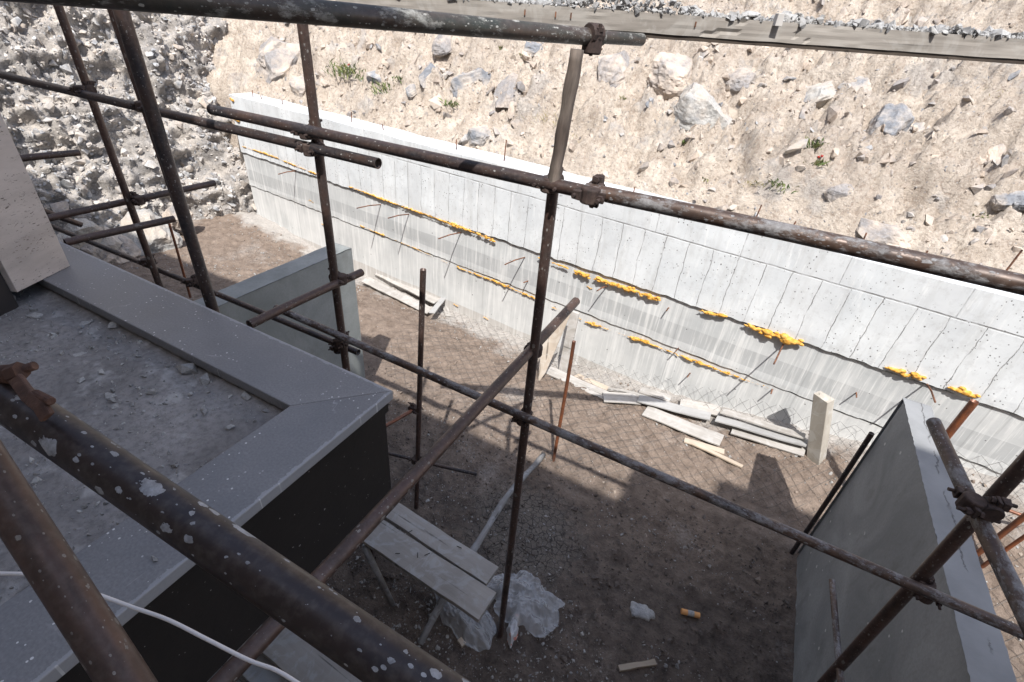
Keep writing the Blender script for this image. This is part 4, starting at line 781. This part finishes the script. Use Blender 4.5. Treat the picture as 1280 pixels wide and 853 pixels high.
# ---------------------------------------------------------------- wire netting
def mz(x, y):
    yw = WY0-WK*x; e = y-yw; lim = np.interp(x, [-3, -1, 0, 1, 3], [.02, .22, .34, .32, .34])
    g = gz(x, np.minimum(y, yw-.03)); return g+.008+.008*np.sin(x*7)*np.sin(y*9)+np.clip(e+.22, 0, .3)*lim*2.2
def mlim(x): return 2.9+.18*math.sin(x*1.3)+.1*math.sin(x*3.1)-(.75 if x > 1.3 else 0)
mb = MB(); sp = .075; ds = .05; tot = 0
for sg in (-1, 1):
    for c_ in np.arange(-8, 10, sp*1.414):
        run = []
        for t_ in np.arange(0, 2.6, ds):
            y = 2.0+t_; x = c_+sg*t_+.018*math.sin(y*5+c_)+.02*math.sin(x*3 if run else 0); yw = WY0-WK*x
            ok = -2.95 < x < 4.2 and mlim(x) < y < yw+.035 and not (.98 < x < 1.2 and y < 2.92)
            if ok: run.append(A([x, min(y, yw-.012), float(mz(A(x), A(y)))]))
            if (not ok or t_ > 2.54) and run:
                if len(run) > 2: mb.tube(run, .0012, 3, cap=False); tot += 1
                run = []
tag(mb.build('wire_netting', M['wire'], org=(0, 3.4, .1)), 'sagging diamond wire netting spread over the ground along the wall', 'wire netting')
# ---------------------------------------------------------------- loose stones and clods on the yard floor
def scatter(name, n_, xr, yr, s0, sg, mat, lab, smax=.03, dn=None, ani=.4):
    x = rng.uniform(*xr, n_); y = rng.uniform(*yr, n_); k_ = (y < WY0-WK*x-.02)&~((x > 1.0)&(x < 1.18)&(y < 2.92))
    if dn: k_ &= dn(x, y)
    x, y = x[k_], y[k_]; s = np.minimum(s0*np.exp(rng.normal(0, sg, len(x))), smax); mb = MB(); rocks(mb, np.stack([x, y, gz(x, y)+s*.25], 1), s, ani)
    tag(mb.build(name, mat, org=(x[0], y[0], 0)), lab, name.replace('_', ' '), kind='stuff')
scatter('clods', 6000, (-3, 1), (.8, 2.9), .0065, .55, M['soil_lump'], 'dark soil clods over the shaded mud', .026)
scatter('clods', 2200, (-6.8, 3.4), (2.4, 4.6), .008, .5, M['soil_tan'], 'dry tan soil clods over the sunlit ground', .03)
scatter('gravel', 4200, (-2.4, 1), (.8, 2.7), .0042, .6, M['gravel'], 'pale stone chips on the shaded mud', .018, lambda x, y: fbm(x*2, y*2, 2, 44)+.25*(y < 1.3) > .48)
scatter('gravel', 3500, (-7, 4), (2.6, 4.6), .008, .45, M['gravel'], 'pale gravel strip along the foot of the wall', .022, lambda x, y: (WY0-WK*x-y) < .42+.35*fbm(x*1.2, y*0, 2, 9)+.5*(x > 1.2)+.25*((x < -4.2)&(x > -5.9)))
scatter('gravel', 1500, (-6.9, -4.2), (2.2, 4.4), .008, .45, M['gravel'], 'pale gravel track crossing the ground beyond the balcony', .02, lambda x, y: abs((y-3.55)-.55*(x+5.6)) < .28)
scatter('gravel', 3500, (-1.9, .9), (.75, 1.75), .0055, .6, M['gravel'], 'crushed pale chips strewn over the mud near the bottom of the yard', .022, lambda x, y: fbm(x*3, y*3, 3, 48)+.35*(1.5-y) > .5)
# ---------------------------------------------------------------- weeds on the slope
def weed(x, y, n_, r, hgt, lab, dry=False, red=False):
    p = on_hill(x, y); t = thing('weed', lab, 'weed', p, 'weeds on the sandy slope'); mb = MB()
    for _ in range(n_):
        b = p+A([rng.normal(0, r), rng.normal(0, r*.7), rng.normal(0, r*.3)]); d = A([rng.normal(0, .6), rng.normal(-.3, .5), 1.2]); d = d/np.linalg.norm(d)*hgt*rng.uniform(.5, 1.2); w_ = A([rng.normal(), rng.normal(), .1]); w_ = w_/np.linalg.norm(w_)*(.003 if dry else .008)
        mb.add([b-w_*.3, b+w_*.3, b+d*.5+w_, b+d+A([d[0], d[1], -.1*hgt])*.4, b+d*.5-w_], [(0, 1, 2, 3, 4)])
    mb.build('leaves', M['drygrass' if dry else 'leaf'], t, p)
    if red:
        m2 = MB(); [m2.tube([p+_Z*hgt+A([k*.02, 0, k*.01]), p+_Z*(hgt+.012)+A([k*.02, 0, k*.01])], [.008, .012], 6) for k in (-2, 0, 1)]; m2.build('flower', M['petal'], t, p)
for a in [(436, 92, 240, .13, .09, 'largest leafy green weed near the top of the slope at left', 0, 1), (478, 112, 110, .09, .07, 'yellowish tuft right of the largest weed'), (565, 132, 70, .045, .06, 'bright green weed above the wall left of centre'),
          (500, 100, 40, .04, .05, 'small tuft between the green weeds and the blue stone'), (684, 152, 90, .1, .06, 'thin grassy weeds beside the central pole', 1), (627, 62, 30, .02, .05, 'thin green sprig under the top pipe'), (655, 72, 30, .025, .05, 'green sprig right of the thin one under the top pipe'),
          (1021, 185, 70, .04, .07, 'green weed under the embedded slab', 0, 0), (1019, 207, 60, .035, .06, 'green weed with red flowers under the embedded slab', 0, 1), (970, 233, 80, .06, .05, 'low green weed left of the slope stones at right'), (855, 180, 20, .015, .04, 'tiny green sprout by the white dusted boulder'), (1225, 272, 30, .05, .03, 'sparse weeds near the right edge of the slope'),
          (1250, 120, 40, .1, .03, 'thin dry grass at the upper right', 1), (945, 232, 40, .05, .05, 'dry tuft beside the low green weed', 1), (720, 175, 60, .1, .05, 'dry grass right of the central pole', 1), (780, 130-5, 20, .02, .04, 'tiny green sprig right of the pole'), (880, 225, 20, .02, .03, 'tiny sprout in the middle of the slope')]:
    weed(*a[:6], dry=bool(a[6]) if len(a) > 6 else False, red=bool(a[7]) if len(a) > 7 else False)
# ---------------------------------------------------------------- cable
cp = [(-25, 716, .80), (0, 717, .80), (45, 720, .80), (115, 741, .79), (165, 759, .79), (210, 775, .78), (260, 800, .77), (310, 825, .76), (345, 838, .75), (375, 856, .74), (420, 885, .72)]
P = [pd(*c) for c in cp]; fine_ = []
for i in range(len(P)-1):
    p0_, p1_, p2_, p3_ = P[max(i-1, 0)], P[i], P[i+1], P[min(i+2, len(P)-1)]
    for t_ in np.linspace(0, 1, 8, endpoint=False): fine_.append(.5*((2*p1_)+(-p0_+p2_)*t_+(2*p0_-5*p1_+4*p2_-p3_)*t_**2+(-p0_+3*p1_-3*p2_+p3_)*t_**3))
tag(MB().tube(fine_, .0031, 10).build('cable', M['cable'], org=P[0], smooth=True), 'thin white cable hanging across the bottom left corner', 'cable')
for o in COL.objects:
    if '_o' in o: del o['_o']
